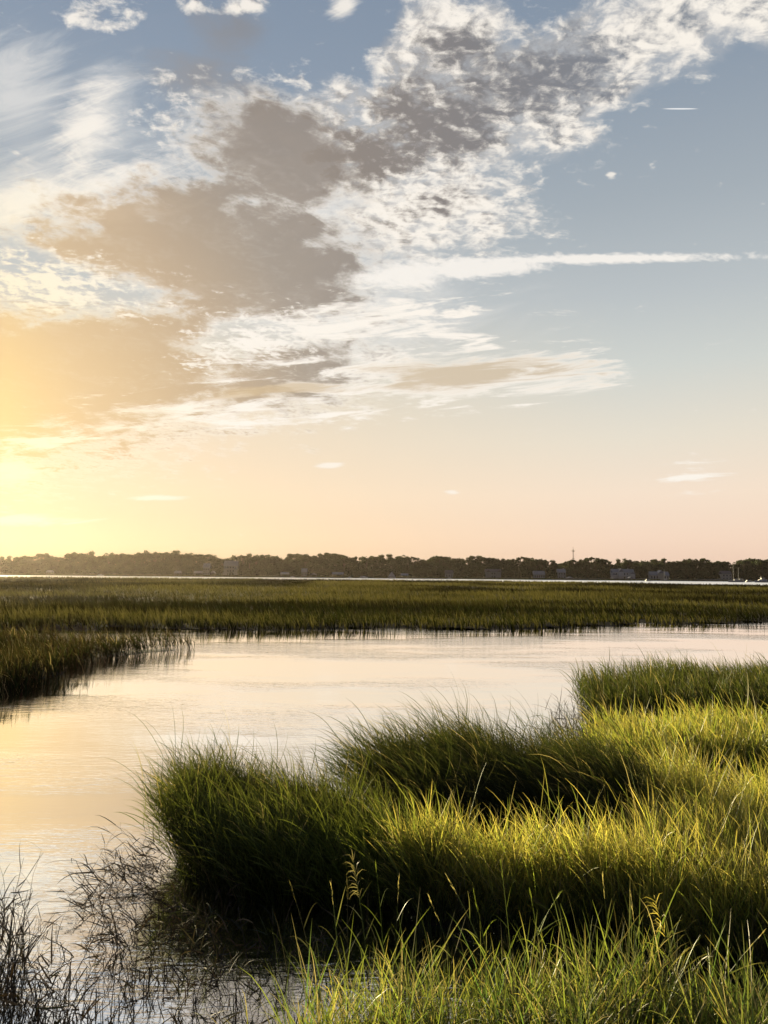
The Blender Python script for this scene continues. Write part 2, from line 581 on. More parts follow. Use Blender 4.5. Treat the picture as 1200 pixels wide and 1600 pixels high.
P_far = wpoly([(-160, 984), (0, 985), (120, 984), (250, 984), (400, 985.5), (560, 984), (620, 982), (700, 985), (800, 984), (900, 981), (985, 977),
               (1003, 973), (1030, 976), (1080, 977), (1200, 973), (1360, 970)]) + [(150, 60), (330, 270), (155, 318), (45, 432), (-85, 425), (-215, 405), (-370, 400), (-130, 60)]
P_spit = wpoly([(-420, 1012), (0, 1017), (150, 1015), (250, 1012), (315, 1012), (322, 1015), (250, 1022), (200, 1030), (150, 1043), (118, 1058), (75, 1078), (0, 1096), (-200, 1120), (-420, 1130)])
P_tongue = wpoly([(903, 1122), (925, 1106), (1000, 1093), (1100, 1086), (1200, 1083), (1500, 1080), (1500, 1165), (1200, 1165), (1000, 1160), (930, 1144), (906, 1131)])
P_second = wpoly([(915, 1200), (960, 1190), (1060, 1182), (1200, 1178), (1500, 1176), (1500, 1262), (1200, 1260), (1040, 1258), (985, 1245), (925, 1218)])
P_middle = wpoly([(570, 1275), (595, 1258), (640, 1248), (720, 1243), (850, 1247), (920, 1255), (1000, 1275), (1060, 1280), (1060, 1360), (1000, 1380), (900, 1345), (700, 1335), (640, 1315), (580, 1295)])
P_mound = wpoly([(272, 1350), (285, 1315), (315, 1293), (360, 1288), (450, 1305), (560, 1315), (610, 1360), (670, 1405), (730, 1425), (740, 1445), (700, 1448), (600, 1436), (480, 1424), (380, 1415), (310, 1400), (278, 1380)])
P_yellow = wpoly([(640, 1400), (725, 1418), (1000, 1418), (1015, 1345), (1050, 1320), (1200, 1310), (1500, 1300), (1500, 1550), (1200, 1540), (1030, 1520), (960, 1480), (850, 1474), (735, 1460), (640, 1446)])
P_front = wpoly([(560, 1650), (650, 1625), (800, 1610), (950, 1610), (1100, 1625), (1250, 1640), (1500, 1650), (1500, 1950), (430, 1950), (400, 1800), (480, 1690)])


def inside(poly, X, Y):
    P = np.asarray(poly)
    c = np.zeros(X.shape, bool)
    j = len(P) - 1
    for i in range(len(P)):
        xi, yi, xj, yj = P[i][0], P[i][1], P[j][0], P[j][1]
        cond = ((yi > Y) != (yj > Y))
        with np.errstate(divide='ignore', invalid='ignore'):
            xx = (xj - xi) * (Y - yi) / (yj - yi + 1e-12) + xi
        c ^= cond & (X < xx)
        j = i
    return c


def edge_dist(poly, X, Y):
    P = np.asarray(poly); d = np.full(X.shape, 1e9)
    for i in range(len(P)):
        a = P[i]; b = P[(i + 1) % len(P)]
        ab = b - a; L2 = (ab ** 2).sum() + 1e-12
        t = np.clip(((X - a[0]) * ab[0] + (Y - a[1]) * ab[1]) / L2, 0, 1)
        d = np.minimum(d, np.hypot(X - a[0] - t * ab[0], Y - a[1] - t * ab[1]))
    return d


def vnoise(X, Y, scale, seed=0):
    """smooth value noise, 0..1"""
    r = np.random.default_rng(seed + 100)
    G = r.random((64, 64))
    x = X / scale; y = Y / scale
    xi = np.floor(x).astype(int); yi = np.floor(y).astype(int)
    fx = x - xi; fy = y - yi
    fx = fx * fx * (3 - 2 * fx); fy = fy * fy * (3 - 2 * fy)
    g = lambda a, b: G[a % 64, b % 64]
    return (g(xi, yi) * (1 - fx) + g(xi + 1, yi) * fx) * (1 - fy) + (g(xi, yi + 1) * (1 - fx) + g(xi + 1, yi + 1) * fx) * fy


def bank(name, poly, step, margin, top=0.05, low=-0.25, slope=0.35):
    """a mud bank: height field that is above the water inside the outline and dips below it outside"""
    P = np.asarray(poly)
    xs = np.arange(P[:, 0].min() - margin, P[:, 0].max() + margin + step, step)
    ys = np.arange(P[:, 1].min() - margin, P[:, 1].max() + margin + step, step)
    X, Y = np.meshgrid(xs, ys, indexing='ij')
    ins = inside(poly, X, Y); d = edge_dist(poly, X, Y); sd_ = np.where(ins, d, -d)
    t = np.clip(sd_ / slope * 0.5 + 0.5, 0, 1); t = t * t * (3 - 2 * t)
    Z = low + (top - low) * t + (vnoise(X, Y, step * 4, 3) - 0.5) * 0.06
    keep = sd_ > -slope * 1.5
    nx, ny = X.shape
    V = np.stack([X, Y, Z], -1).reshape(-1, 3)
    i, j = np.meshgrid(np.arange(nx - 1), np.arange(ny - 1), indexing='ij')
    a = (i * ny + j).ravel(); q = np.stack([a, a + ny, a + ny + 1, a + 1], -1)
    kp = keep.reshape(-1)
    q = q[kp[q].all(1)]
    used = np.unique(q); remap = np.zeros(len(V), int); remap[used] = np.arange(len(used))
    o = link(name, mesh_np(name, V[used], remap[q], smooth=True), None, M_mud)
    tag(o, kind='structure')


bank('mud_bank', P_spit, 0.5, 1.0, top=0.0, slope=0.8)
bank('mud_bank', P_tongue, 0.3, 1.0)
bank('mud_bank', P_second, 0.25, 1.0)
bank('mud_bank', P_middle, 0.12, 0.5, slope=0.2)
bank('mud_bank', P_mound, 0.08, 0.4, top=0.02, slope=0.2)
bank('mud_bank', P_yellow, 0.12, 0.5, slope=0.2)
bank('mud_bank', P_far, 2.0, 2.0, top=0.14, slope=0.9)

# river beyond the marsh and the creek in front of it share one level
me = bpy.data.meshes.new('creek_water')
me.from_pydata([(-400, -60, 0), (400, -60, 0), (400, 180, 0), (-400, 180, 0)], [], [(0, 1, 2, 3)])
tag(link('creek_water', me, None, M_creek), kind='structure')
me = bpy.data.meshes.new('river_water')
me.from_pydata([(-980, 180, 0), (980, 180, 0), (980, 800, 0), (-980, 800, 0)], [], [(0, 1, 2, 3)])
tag(link('river_water', me, None, M_river), kind='structure')


# ------------------------------------------------------------------ grass
def nrm(v):
    return v / (np.linalg.norm(v, axis=-1, keepdims=True) + 1e-9)


def curves(base, d0, L, bend, droop, K):
    """(N,K+1,3) points of a curve that starts along d0, is pushed by bend and sags by droop"""
    N = len(base)
    P = np.zeros((N, K + 1, 3)); T = np.zeros((N, K + 1, 3))
    p = base.astype(float).copy(); d = nrm(d0.astype(float))
    for k in range(K + 1):
        P[:, k] = p; T[:, k] = d
        t = (k + 0.5) / K
        dd = d + bend * (t / K * 2.0)
        dd[:, 2] -= droop * (t * t / K * 3.0)
        d = nrm(dd)
        p = p + d * (L / K)[:, None]
    return P, T


def ribbon(P, T, width, prof, col, tipcol):
    N, K1, _ = P.shape
    r = rng.normal(size=(N, 3))
    s = nrm(np.cross(T[:, K1 // 2], r))
    w = width[:, None] * np.asarray(prof)[None, :] * 0.5
    A = P - s[:, None, :] * w[..., None]; B = P + s[:, None, :] * w[..., None]
    V = np.stack([A, B], 2).reshape(N, K1 * 2, 3)
    k = np.arange(K1 - 1)
    q = np.stack([2 * k, 2 * k + 1, 2 * k + 3, 2 * k + 2], -1)
    Q = (np.arange(N)[:, None, None] * (K1 * 2) + q[None]).reshape(-1, 4)
    t = np.linspace(0, 1, K1)
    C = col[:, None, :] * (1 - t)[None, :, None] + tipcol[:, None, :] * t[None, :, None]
    C = np.repeat(C, 2, axis=1)
    return V.reshape(-1, 3), Q, C.reshape(-1, 3)


def tubes(P, T, rad, prof, col):
    """three sided stems"""
    N, K1, _ = P.shape
    u = nrm(np.cross(T[:, 0], rng.normal(size=(N, 3)))); v = np.cross(nrm(T[:, 0]), u)
    rings = []
    for k in range(3):
        a = 2 * math.pi * k / 3
        rings.append(P + (u * math.cos(a) + v * math.sin(a))[:, None, :] * (rad[:, None] * np.asarray(prof)[None, :])[..., None])
    V = np.stack(rings, 2).reshape(N, K1 * 3, 3)
    q = []
    for k in range(K1 - 1):
        for m in range(3):
            q.append((3 * k + m, 3 * k + (m + 1) % 3, 3 * k + 3 + (m + 1) % 3, 3 * k + 3 + m))
    Q = (np.arange(N)[:, None, None] * (K1 * 3) + np.asarray(q)[None]).reshape(-1, 4)
    C = np.repeat(col[:, None, :], K1 * 3, axis=1)
    return V.reshape(-1, 3), Q, C.reshape(-1, 3)


class Bag:
    def __init__(self):
        self.V, self.Q, self.C, self.n = [], [], [], 0

    def add(self, V, Q, C):
        self.V.append(V); self.Q.append(Q + self.n); self.C.append(C); self.n += len(V)

    def build(self, name, mat, parent=None):
        me = mesh_np(name, np.concatenate(self.V), np.concatenate(self.Q), col=np.concatenate(self.C))
        return link(name, me, parent, mat)


def sample(poly, n, power=0.0, clump=0.0, cscale=1.0, seed=1, edge=0.0):
    """n points in the outline, fewer far away (power), gathered in clumps (clump), thinner at the rim (edge metres)"""
    P = np.asarray(poly); out = []
    got = 0
    dmin = None
    while got < n:
        m = max(n * 4, 4000)
        if power:
            # choose the distance from the eye with density ~ r^(1-power), then the bearing
            r0 = np.hypot(P[:, 0], P[:, 1]).min() * 0.7; r1 = np.hypot(P[:, 0], P[:, 1]).max()
            a0 = np.arctan2(P[:, 0], P[:, 1]).min(); a1 = np.arctan2(P[:, 0], P[:, 1]).max()
            uu = rng.random(m); e = 2 - power
            r = (r0 ** e + uu * (r1 ** e - r0 ** e)) ** (1 / e) if abs(e) > 1e-6 else r0 * (r1 / r0) ** uu
            a = a0 + rng.random(m) * (a1 - a0)
            X = r * np.sin(a); Y = r * np.cos(a)
        else:
            X = P[:, 0].min() + rng.random(m) * np.ptp(P[:, 0]); Y = P[:, 1].min() + rng.random(m) * np.ptp(P[:, 1])
        ok = inside(poly, X, Y)
        if clump:
            c = vnoise(X, Y, cscale, seed) * 0.6 + vnoise(X, Y, cscale * 0.4, seed + 5) * 0.4
            ok &= rng.random(m) < np.clip(1 - clump + clump * (c - 0.2) * 2.2, 0, 1)
        if edge:
            ok &= rng.random(m) < np.clip(edge_dist(poly, X, Y) / edge, 0.15, 1)
        out.append(np.stack([X[ok], Y[ok]], -1)); got += ok.sum()
    return np.concatenate(out)[:n]


GREEN = np.array([0.066, 0.090, 0.027]); DEEP = np.array([0.036, 0.056, 0.022]); LIME = np.array([0.26, 0.32, 0.060])
GOLD = np.array([0.56, 0.46, 0.13]); STRAW = np.array([0.42, 0.36, 0.19]); BROWN = np.array([0.10, 0.07, 0.035]); DARKB = np.array([0.035, 0.028, 0.02])


def pick(n, cols, wts):
    i = rng.choice(len(cols), n, p=np.array(wts) / sum(wts))
    c = np.asarray(cols)[i]
    j = rng.choice(len(cols), n, p=np.array(wts) / sum(wts))
    f = rng.random((n, 1)) * 0.5
    c = c * (1 - f) + np.asarray(cols)[j] * f
    return c * rng.uniform(0.75, 1.25, (n, 1))


def plants(pts, h, wind, leaves=4, leaf_len=0.38, leaf_w=0.009, stem_r=0.003, palette=None, tip=None, hvar=0.25, spread=0.25, droop=0.5, zbase=0.0,
           leaf_lo=0.25, seed=3, hscale=1.5, bag=None, K=5, hfun=None, tuss=0.0, dead=0.06):
    """cordgrass: a stem with strap leaves that fork off it; tips pushed by the wind"""
    bag = bag or Bag()
    N = len(pts)
    hv = 1 + (vnoise(pts[:, 0], pts[:, 1], hscale, seed) - 0.5) * 2 * hvar + rng.normal(0, hvar * 0.45, N)
    H = h * np.clip(hv, 0.45, 1.5)
    tall = rng.random(N) < 0.05
    H = np.where(tall, np.maximum(H, h * rng.uniform(1.1, 1.38, N)), H)
    if hfun is not None:
        H = H * hfun(pts[:, 0], pts[:, 1])
    pts = pts.copy(); fan = np.zeros((N, 2))
    if tuss:
        # plants gather round tussock centres and fan out from them
        nc = max(8, N // 38)
        ci = rng.choice(N, nc, replace=False); Cn = pts[ci]
        best = np.zeros(N, int); bd = np.full(N, 1e9)
        for q in range(0, nc, 200):
            dd = ((pts[:, None, :] - Cn[None, q:q + 200]) ** 2).sum(-1); j = dd.argmin(1); v_ = dd[np.arange(N), j]
            m_ = v_ < bd; bd[m_] = v_[m_]; best[m_] = j[m_] + q
        off = pts - Cn[best]
        pts = Cn[best] + off * (1 - tuss)
        rad = np.median(np.sqrt(bd)) + 1e-6
        fan = off / rad * 0.22
        H = H * rng.uniform(0.8, 1.18, nc)[best] * (1.05 - 0.12 * np.clip(np.sqrt(bd) / rad, 0, 2))
    base = np.stack([pts[:, 0], pts[:, 1], np.full(N, zbase)], -1)
    wind = np.asarray(wind, float)
    gust = 0.6 + 0.8 * vnoise(pts[:, 0], pts[:, 1], 0.9, seed + 9) + rng.normal(0, 0.2, N)
    W = wind[None, :] * gust[:, None]
    d0 = np.stack([rng.normal(0, spread * 0.6, N), rng.normal(0, spread * 0.6, N), np.ones(N)], -1) + W * 0.35
    d0[:, :2] += fan
    P, T = curves(base, d0, H * 0.85, W * 0.8, np.full(N, 0.05), 4)
    col = palette(N, pts)
    tcol = tip(N, pts) if tip else col
    dm = rng.random(N) < dead                                   # some plants are dead straw
    col = np.where(dm[:, None], STRAW[None] * rng.uniform(.35, .9, (N, 1)), col); tcol = np.where(dm[:, None], STRAW[None] * .9, tcol)
    V, Q, C = tubes(P, T, np.full(N, stem_r) * rng.uniform(0.7, 1.3, N), [1.2, 1.1, 0.9, 0.7, 0.4], col * 0.9)
    bag.add(V, Q, C)
    for k in range(leaves):
        u = leaf_lo + (1 - leaf_lo) * (k + rng.random(N)) / leaves
        u = np.clip(u, 0, 0.999)
        f = u * 4; i = f.astype(int); g = (f - i)[:, None]
        ar = np.arange(N)
        b = P[ar, i] * (1 - g) + P[ar, i + 1] * g
        t = T[ar, i]
        phi = rng.random(N) * 2 * math.pi
        al = rng.uniform(0.15, 0.6, N) * (0.5 + spread * 2)
        out = np.stack([np.cos(phi), np.sin(phi), np.zeros(N)], -1)
        dl = t * np.cos(al)[:, None] + out * np.sin(al)[:, None]
        Ll = leaf_len * (H / h) * rng.uniform(0.6, 1.25, N) * (0.75 + 0.35 * u)
        dr = droop * rng.uniform(0.1, 1.6, N)
        Pl, Tl = curves(b, dl, Ll, W * 0.9, dr, K)
        prof = np.interp(np.linspace(0, 1, K + 1), [0, 0.25, 0.6, 0.85, 1], [0.75, 1.0, 0.75, 0.4, 0.06])
        c = col * rng.uniform(0.65, 1.35, (N, 1))
        V, Q, C = ribbon(Pl, Tl, leaf_w * rng.uniform(0.6, 1.4, N), prof, c, tcol * rng.uniform(0.8, 1.2, (N, 1)))
        bag.add(V, Q, C)
    return bag


def blades(pts, h, wind, w, palette, tip, hvar=0.3, hscale=6.0, seed=5, zbase=0.0, bag=None, spread=0.25, K=3, per=1, dist_w=0.0):
    bag = bag or Bag()
    for _ in range(per):
        N = len(pts)
        hv = 1 + (vnoise(pts[:, 0], pts[:, 1], hscale, seed) - 0.5) * 2 * hvar + rng.normal(0, hvar * 0.4, N)
        H = h * np.clip(hv, 0.4, 1.6)
        jit = rng.normal(0, 0.06, (N, 2))
        base = np.stack([pts[:, 0] + jit[:, 0], pts[:, 1] + jit[:, 1], np.full(N, zbase)], -1)
        W = np.asarray(wind, float)[None, :] * rng.uniform(0.4, 1.6, (N, 1))
        d0 = np.stack([rng.normal(0, spread, N), rng.normal(0, spread, N), np.ones(N)], -1) + W * 0.3
        P, T = curves(base, d0, H, W, rng.uniform(0, 0.5, N), K)
        d = np.hypot(pts[:, 0], pts[:, 1])
        ww = w * rng.uniform(0.6, 1.4, N) + dist_w * d
        c = palette(N, pts); tc = tip(N, pts)
        prof = np.interp(np.linspace(0, 1, K + 1), [0, 0.4, 0.8, 1], [0.8, 1.0, 0.5, 0.06])
        V, Q, C = ribbon(P, T, ww, prof, c, tc)
        bag.add(V, Q, C)
    return bag


M_leaf = mat_leaf('marsh_grass_leaf', 0.55, 0.05, 0.45, (1.0, 0.97, 0.62))
M_dark = mat_leaf('shaded_grass_leaf', 0.38, 0.02, 0.5, (1.0, 0.95, 0.5))  # darker copy of the leaf, passes less sun, for the banks in shade
M_far = mat_leaf('far_grass_leaf', 0.30, 0.0, 0.6, (1.0, 0.9, 0.5))
M_dead = mat_leaf('dead_reed', 0.15, 0.03, 0.5, (1.0, 0.9, 0.7))
WIND = (-0.55, 0.10, 0.0)

# far marsh: dark and tawny drifts
DARKG = np.array([0.008, 0.009, 0.004]); FARO = np.array([0.092, 0.090, 0.036])
def pal_far(n, p):
    d = np.hypot(p[:, 0], p[:, 1])
    u = 2400.0 / d                                  # drifts and old creek beds, narrow by the creek and wide farther out
    a = vnoise(p[:, 0] + 400, u * 9 + p[:, 0] * .06, 30, 21) * 0.55 + vnoise(p[:, 0] + 400, u * 6, 12, 22) * 0.45
    a = np.clip((a - 0.38) / 0.24, 0, 1)[:, None]
    return (DARKG * (1 - a) + (FARO * 1.0) * a) * rng.uniform(0.6, 1.4, (n, 1))
def tip_far(n, p):
    return pal_far(n, p) * 1.1 + STRAW * rng.uniform(0, 0.035, (n, 1))
pts = sample(P_far, 170000, power=1.75, clump=0.3, cscale=5.0, seed=2)
hmod = 1.0
bag = blades(pts, 0.85, (-0.25, 0.0, 0.0), 0.012, pal_far, tip_far, hvar=0.5, hscale=24.0, zbase=0.0, dist_w=0.0009)
pts = sample(P_far, 26000, power=3.4, seed=4)
blades(pts, 0.75, (-0.25, 0.0, 0.0), 0.05, lambda n, p: DARKG * rng.uniform(.8, 2.2, (n, 1)), lambda n, p: GREEN * rng.uniform(.2, .6, (n, 1)), hvar=0.3, bag=bag)
tag(bag.build('far_marsh_grass', M_far), 'wide flat marsh of dark and tawny cordgrass between the creek and the river', 'grass', kind='stuff')

# left spit
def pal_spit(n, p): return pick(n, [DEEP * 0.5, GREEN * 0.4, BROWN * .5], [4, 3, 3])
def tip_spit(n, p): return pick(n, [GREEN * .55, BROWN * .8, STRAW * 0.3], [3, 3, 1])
pts = sample(P_spit, 9000, power=1.2, clump=0.3, cscale=1.5, seed=31, edge=0.8)
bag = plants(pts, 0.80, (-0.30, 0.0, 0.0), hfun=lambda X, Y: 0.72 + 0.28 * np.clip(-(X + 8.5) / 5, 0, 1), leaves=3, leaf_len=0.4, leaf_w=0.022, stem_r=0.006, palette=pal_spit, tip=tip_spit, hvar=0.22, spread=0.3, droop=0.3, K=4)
tag(bag.build('spit_grass', M_far), 'dark brown green grass on the low spit at the left, ending in a thin row of reeds', 'grass', kind='stuff')

# right tongue: palette carries its shaded face and sunlit tips
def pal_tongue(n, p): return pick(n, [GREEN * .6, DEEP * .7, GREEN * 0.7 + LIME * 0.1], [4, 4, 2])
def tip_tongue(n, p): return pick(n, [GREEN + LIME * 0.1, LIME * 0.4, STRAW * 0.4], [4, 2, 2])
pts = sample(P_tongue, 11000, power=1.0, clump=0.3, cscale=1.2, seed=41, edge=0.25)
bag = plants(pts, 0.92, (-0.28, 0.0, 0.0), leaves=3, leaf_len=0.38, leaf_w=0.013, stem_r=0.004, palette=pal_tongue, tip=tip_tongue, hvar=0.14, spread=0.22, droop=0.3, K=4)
tag(bag.build('tongue_grass', M_dark), 'long rounded bank of green grass with a shaded face reaching into the creek at the right', 'grass', kind='stuff')

# the bank in front of it, yellow green
def pal_sec(n, p): return pick(n, [GREEN, LIME * 0.8, LIME], [3, 4, 3])
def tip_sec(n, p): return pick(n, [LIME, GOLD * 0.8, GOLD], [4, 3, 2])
pts = sample(P_second, 7500, power=0.6, clump=0.25, cscale=0.9, seed=51, edge=0.25)
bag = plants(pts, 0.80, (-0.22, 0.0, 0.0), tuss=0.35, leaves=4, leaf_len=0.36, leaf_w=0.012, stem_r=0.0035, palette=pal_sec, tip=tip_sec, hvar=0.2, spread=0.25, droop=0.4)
tag(bag.build('second_bank_grass', M_leaf), 'yellow green grass in a band just in front of the dark rounded bank', 'grass', kind='stuff')

# middle mound, wind swept; its shade is mixed into the dark palette
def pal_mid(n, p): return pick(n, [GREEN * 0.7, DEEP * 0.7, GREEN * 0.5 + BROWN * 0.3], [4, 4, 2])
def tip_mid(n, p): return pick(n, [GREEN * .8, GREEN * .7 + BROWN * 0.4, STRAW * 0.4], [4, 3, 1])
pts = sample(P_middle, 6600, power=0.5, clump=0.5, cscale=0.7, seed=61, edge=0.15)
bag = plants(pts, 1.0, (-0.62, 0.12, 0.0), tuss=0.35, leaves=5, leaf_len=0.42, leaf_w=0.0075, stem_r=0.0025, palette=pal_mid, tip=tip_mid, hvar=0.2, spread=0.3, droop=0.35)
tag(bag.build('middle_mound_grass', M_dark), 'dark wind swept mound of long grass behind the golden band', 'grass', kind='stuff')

# left mound: shade in the dark tints, sunlit crown in the lime ones
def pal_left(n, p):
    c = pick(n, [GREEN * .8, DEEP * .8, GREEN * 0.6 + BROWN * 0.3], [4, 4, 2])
    k = np.clip((9.0 - p[:, 1]) / 1.4, 0, 1)[:, None] * vnoise(p[:, 0], p[:, 1], 0.8, 66)[:, None]  # lime blended in towards the front as sunlight on the crown
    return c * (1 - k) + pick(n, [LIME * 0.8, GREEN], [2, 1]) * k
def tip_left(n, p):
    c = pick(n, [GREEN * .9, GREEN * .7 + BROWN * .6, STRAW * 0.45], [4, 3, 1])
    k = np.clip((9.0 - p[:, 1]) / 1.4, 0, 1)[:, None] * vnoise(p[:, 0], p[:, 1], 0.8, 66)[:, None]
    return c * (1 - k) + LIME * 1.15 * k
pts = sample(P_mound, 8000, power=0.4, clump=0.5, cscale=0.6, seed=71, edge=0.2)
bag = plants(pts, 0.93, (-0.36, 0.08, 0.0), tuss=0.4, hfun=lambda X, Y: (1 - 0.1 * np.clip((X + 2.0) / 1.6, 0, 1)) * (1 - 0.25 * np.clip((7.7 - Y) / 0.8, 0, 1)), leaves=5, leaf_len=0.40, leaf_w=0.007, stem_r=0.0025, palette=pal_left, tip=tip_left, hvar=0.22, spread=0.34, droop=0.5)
tag(bag.build('left_mound_grass', M_dark), 'dense dark mound of grass leaning left over the creek, sunlit green gold on its crown', 'grass', kind='stuff')

# golden meadow on the right
def pal_gold(n, p): return pick(n, [GREEN, LIME * 0.9, LIME * 1.1], [2, 4, 4])
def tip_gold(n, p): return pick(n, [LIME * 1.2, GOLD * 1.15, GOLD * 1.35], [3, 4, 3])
pts = sample(P_yellow, 17500, power=0.5, clump=0.45, cscale=0.6, seed=81, edge=0.12)
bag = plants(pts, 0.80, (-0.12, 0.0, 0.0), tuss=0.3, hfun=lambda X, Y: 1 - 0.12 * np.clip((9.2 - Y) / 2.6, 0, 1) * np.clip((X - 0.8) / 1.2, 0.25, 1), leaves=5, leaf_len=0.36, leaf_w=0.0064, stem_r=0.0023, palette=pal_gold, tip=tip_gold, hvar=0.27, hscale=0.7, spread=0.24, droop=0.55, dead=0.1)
tag(bag.build('golden_grass', M_leaf), 'sunlit golden green cordgrass filling the right side behind the front stems', 'grass', kind='stuff')

# front strip, in shallow water, thinner and greener
def pal_front(n, p): return pick(n, [GREEN, LIME * 0.8, np.array([.10, .20, .05]), BROWN], [3, 3, 4, 1])
def tip_front(n, p): return pick(n, [LIME * 0.9, GREEN, GOLD * 0.8, STRAW * 0.7], [4, 3, 2, 1])
pts = sample(P_front, 2500, clump=0.85, cscale=0.35, seed=91, edge=0.45)
bag = plants(pts, 0.62, (-0.05, 0.03, 0.0), tuss=0.5, leaves=5, leaf_len=0.30, leaf_w=0.0068, stem_r=0.0024, palette=pal_front, tip=tip_front, hvar=0.34, hscale=0.5, spread=0.24, droop=0.6, leaf_lo=0.15, dead=0.1)
tag(bag.build('front_grass', M_leaf), 'fresh green grass standing in shallow water along the bottom edge', 'grass', kind='stuff')


# ------------------------------------------------------------------ far shore: trees, houses, docks, boats, mast
def hz(px):
    return 898.5 + (px - 600) * math.tan(R(ROLL))


def far(px, D):
    """ground position at distance D along +Y under a photo column; metres per photo pixel there"""
    d = ray(px, hz(px))
    return d.x / d.y * D, D / F


M_bark = mat_plain('bark', (0.09, 0.07, 0.05), 0.9, 0.3, 1.0)
M_crown = mat_leaf('tree_leaf', 0.25, 0.01, 0.6, (1.0, 0.95, 0.5))
M_white = mat_plain('white_paint', (0.60, 0.60, 0.59), 0.6, 0.06, 0.5)
M_cream = mat_plain('cream_siding', (0.44, 0.42, 0.37), 0.7, 0.08, 0.5)
M_greyp = mat_plain('grey_siding', (0.22, 0.235, 0.24), 0.7, 0.1, 0.5)
M_roof = mat_plain('roof_shingle', (0.14, 0.13, 0.13), 0.9, 0.2, 2.0)
M_metalroof = mat_plain('metal_roof', (0.26, 0.27, 0.28), 0.45, 0.1, 0.7)
M_win = mat_plain('window_glass', (0.03, 0.04, 0.05), 0.1, 0.1, 1.0)
M_wood = mat_plain('weathered_wood', (0.22, 0.20, 0.17), 0.85, 0.25, 1.5)
M_steel = mat_plain('dull_steel', (0.16, 0.14, 0.13), 0.6, 0.2, 1.0)
M_alu = mat_plain('mast_alloy', (0.30, 0.31, 0.32), 0.7, 0.05, 1.0)

TREE_G = np.array([0.040, 0.055, 0.026])


def crown_mesh(name, seed, kind):
    """leaf clumps spread over several boughs; unit height, base of the trunk at 0"""
    r = np.random.default_rng(seed)
    lobes = []
    if kind == 'round':
        n = 12; zc, zr, rr = 0.70, 0.20, 0.24
    elif kind == 'flat':
        n = 12; zc, zr, rr = 0.78, 0.12, 0.32
    elif kind == 'tall':
        n = 9; zc, zr, rr = 0.66, 0.26, 0.15
    elif kind == 'airy':
        n = 8; zc, zr, rr = 0.80, 0.12, 0.26
    else:
        n = 15; zc, zr, rr = 0.68, 0.20, 0.34
    for i in range(n):
        a = i * 2.4 + r.random(); q = math.sqrt(r.random())
        lobes.append((rr * q * math.cos(a), rr * q * math.sin(a), zc + zr * (1 - q * q) * r.uniform(-0.6, 0.9), r.uniform(0.07, 0.14) * (0.75 if kind == 'airy' else 1.0)))
    V, Q, C = [], [], []
    per = 34 if kind == 'airy' else 60
    for (x, y, z, s) in lobes:
        sh = r.uniform(0.75, 1.3)
        for k in range(per):
            d = r.normal(size=3); d /= np.linalg.norm(d)
            c = np.array([x, y, z]) + d * s * np.array([1.15, 1.15, 0.75]) * r.uniform(0.55, 1.05)
            u = r.normal(size=3); u /= np.linalg.norm(u); v = np.cross(u, d); v /= np.linalg.norm(v) + 1e-6; u = np.cross(v, d) + 0.4 * d * r.normal()
            q = r.uniform(0.022, 0.045)
            n0 = len(V)
            V += [c - u * q, c + v * q * 0.8, c + u * q, c - v * q * 0.8]
            Q.append((n0, n0 + 1, n0 + 2, n0 + 3))
            C += [TREE_G * sh * r.uniform(0.7, 1.4)] * 4
    return mesh_np(name, V, Q, col=C), lobes


def trunk_mesh(name, lobes, seed):
    r = random.Random(seed)
    m = MB()
    m.tube([(0, 0, 0), (0.01, 0, 0.25), (r.uniform(-.02, .02), 0, 0.5), (r.uniform(-.03, .03), 0, 0.72)], [0.026, 0.020, 0.015, 0.008], 6)
    for (x, y, z, s) in lobes[::2]:
        m.tube([(0, 0, 0.42 + 0.1 * r.random()), (x * 0.5, y * 0.5, z - 0.12), (x, y, z)], [0.011, 0.008, 0.003], 4)
    me = bpy.data.meshes.new(name)
    me.from_pydata(m.v, [], m.f)
    return me


KINDS = ['round', 'wide', 'round', 'tall', 'airy', 'flat', 'wide', 'round']
ADJ = {'round': 'round topped dark tree', 'wide': 'broad spreading dark tree', 'flat': 'flat topped pine', 'tall': 'tall narrow dark tree', 'airy': 'thin airy tree'}
protos = []
for i, k in enumerate(KINDS):
    cm, lb = crown_mesh('crown', 100 + i, k)
    cm.materials.append(M_crown)
    tm = trunk_mesh('trunk', lb, i)
    tm.materials.append(M_bark)
    protos.append((k, cm, tm))

SKY = [(-60, 869), (0, 869), (60, 867), (65, 862), (80, 866), (100, 871), (110, 863), (140, 860), (150, 866), (190, 862), (205, 866), (230, 859), (250, 861), (275, 859), (300, 862), (340, 866),
       (352, 873), (365, 867), (400, 864), (430, 866), (437, 871), (450, 864), (490, 866), (515, 861), (530, 864), (550, 871), (600, 866), (640, 868), (655, 873), (670, 869), (700, 868), (730, 873),
       (740, 867), (745, 869), (780, 870), (800, 872), (820, 869), (850, 873), (870, 877), (892, 876), (905, 871), (935, 870), (950, 876), (980, 873), (1000, 877), (1020, 873), (1040, 871), (1060, 876),
       (1080, 871), (1095, 870), (1112, 876), (1122, 873), (1134, 878), (1144, 882), (1155, 874), (1175, 871), (1200, 873), (1260, 874)]


def sky_y(px):
    for (a, ya), (b, yb) in zip(SKY, SKY[1:]):
        if a <= px <= b:
            return ya + (yb - ya) * (px - a) / (b - a)
    return 871


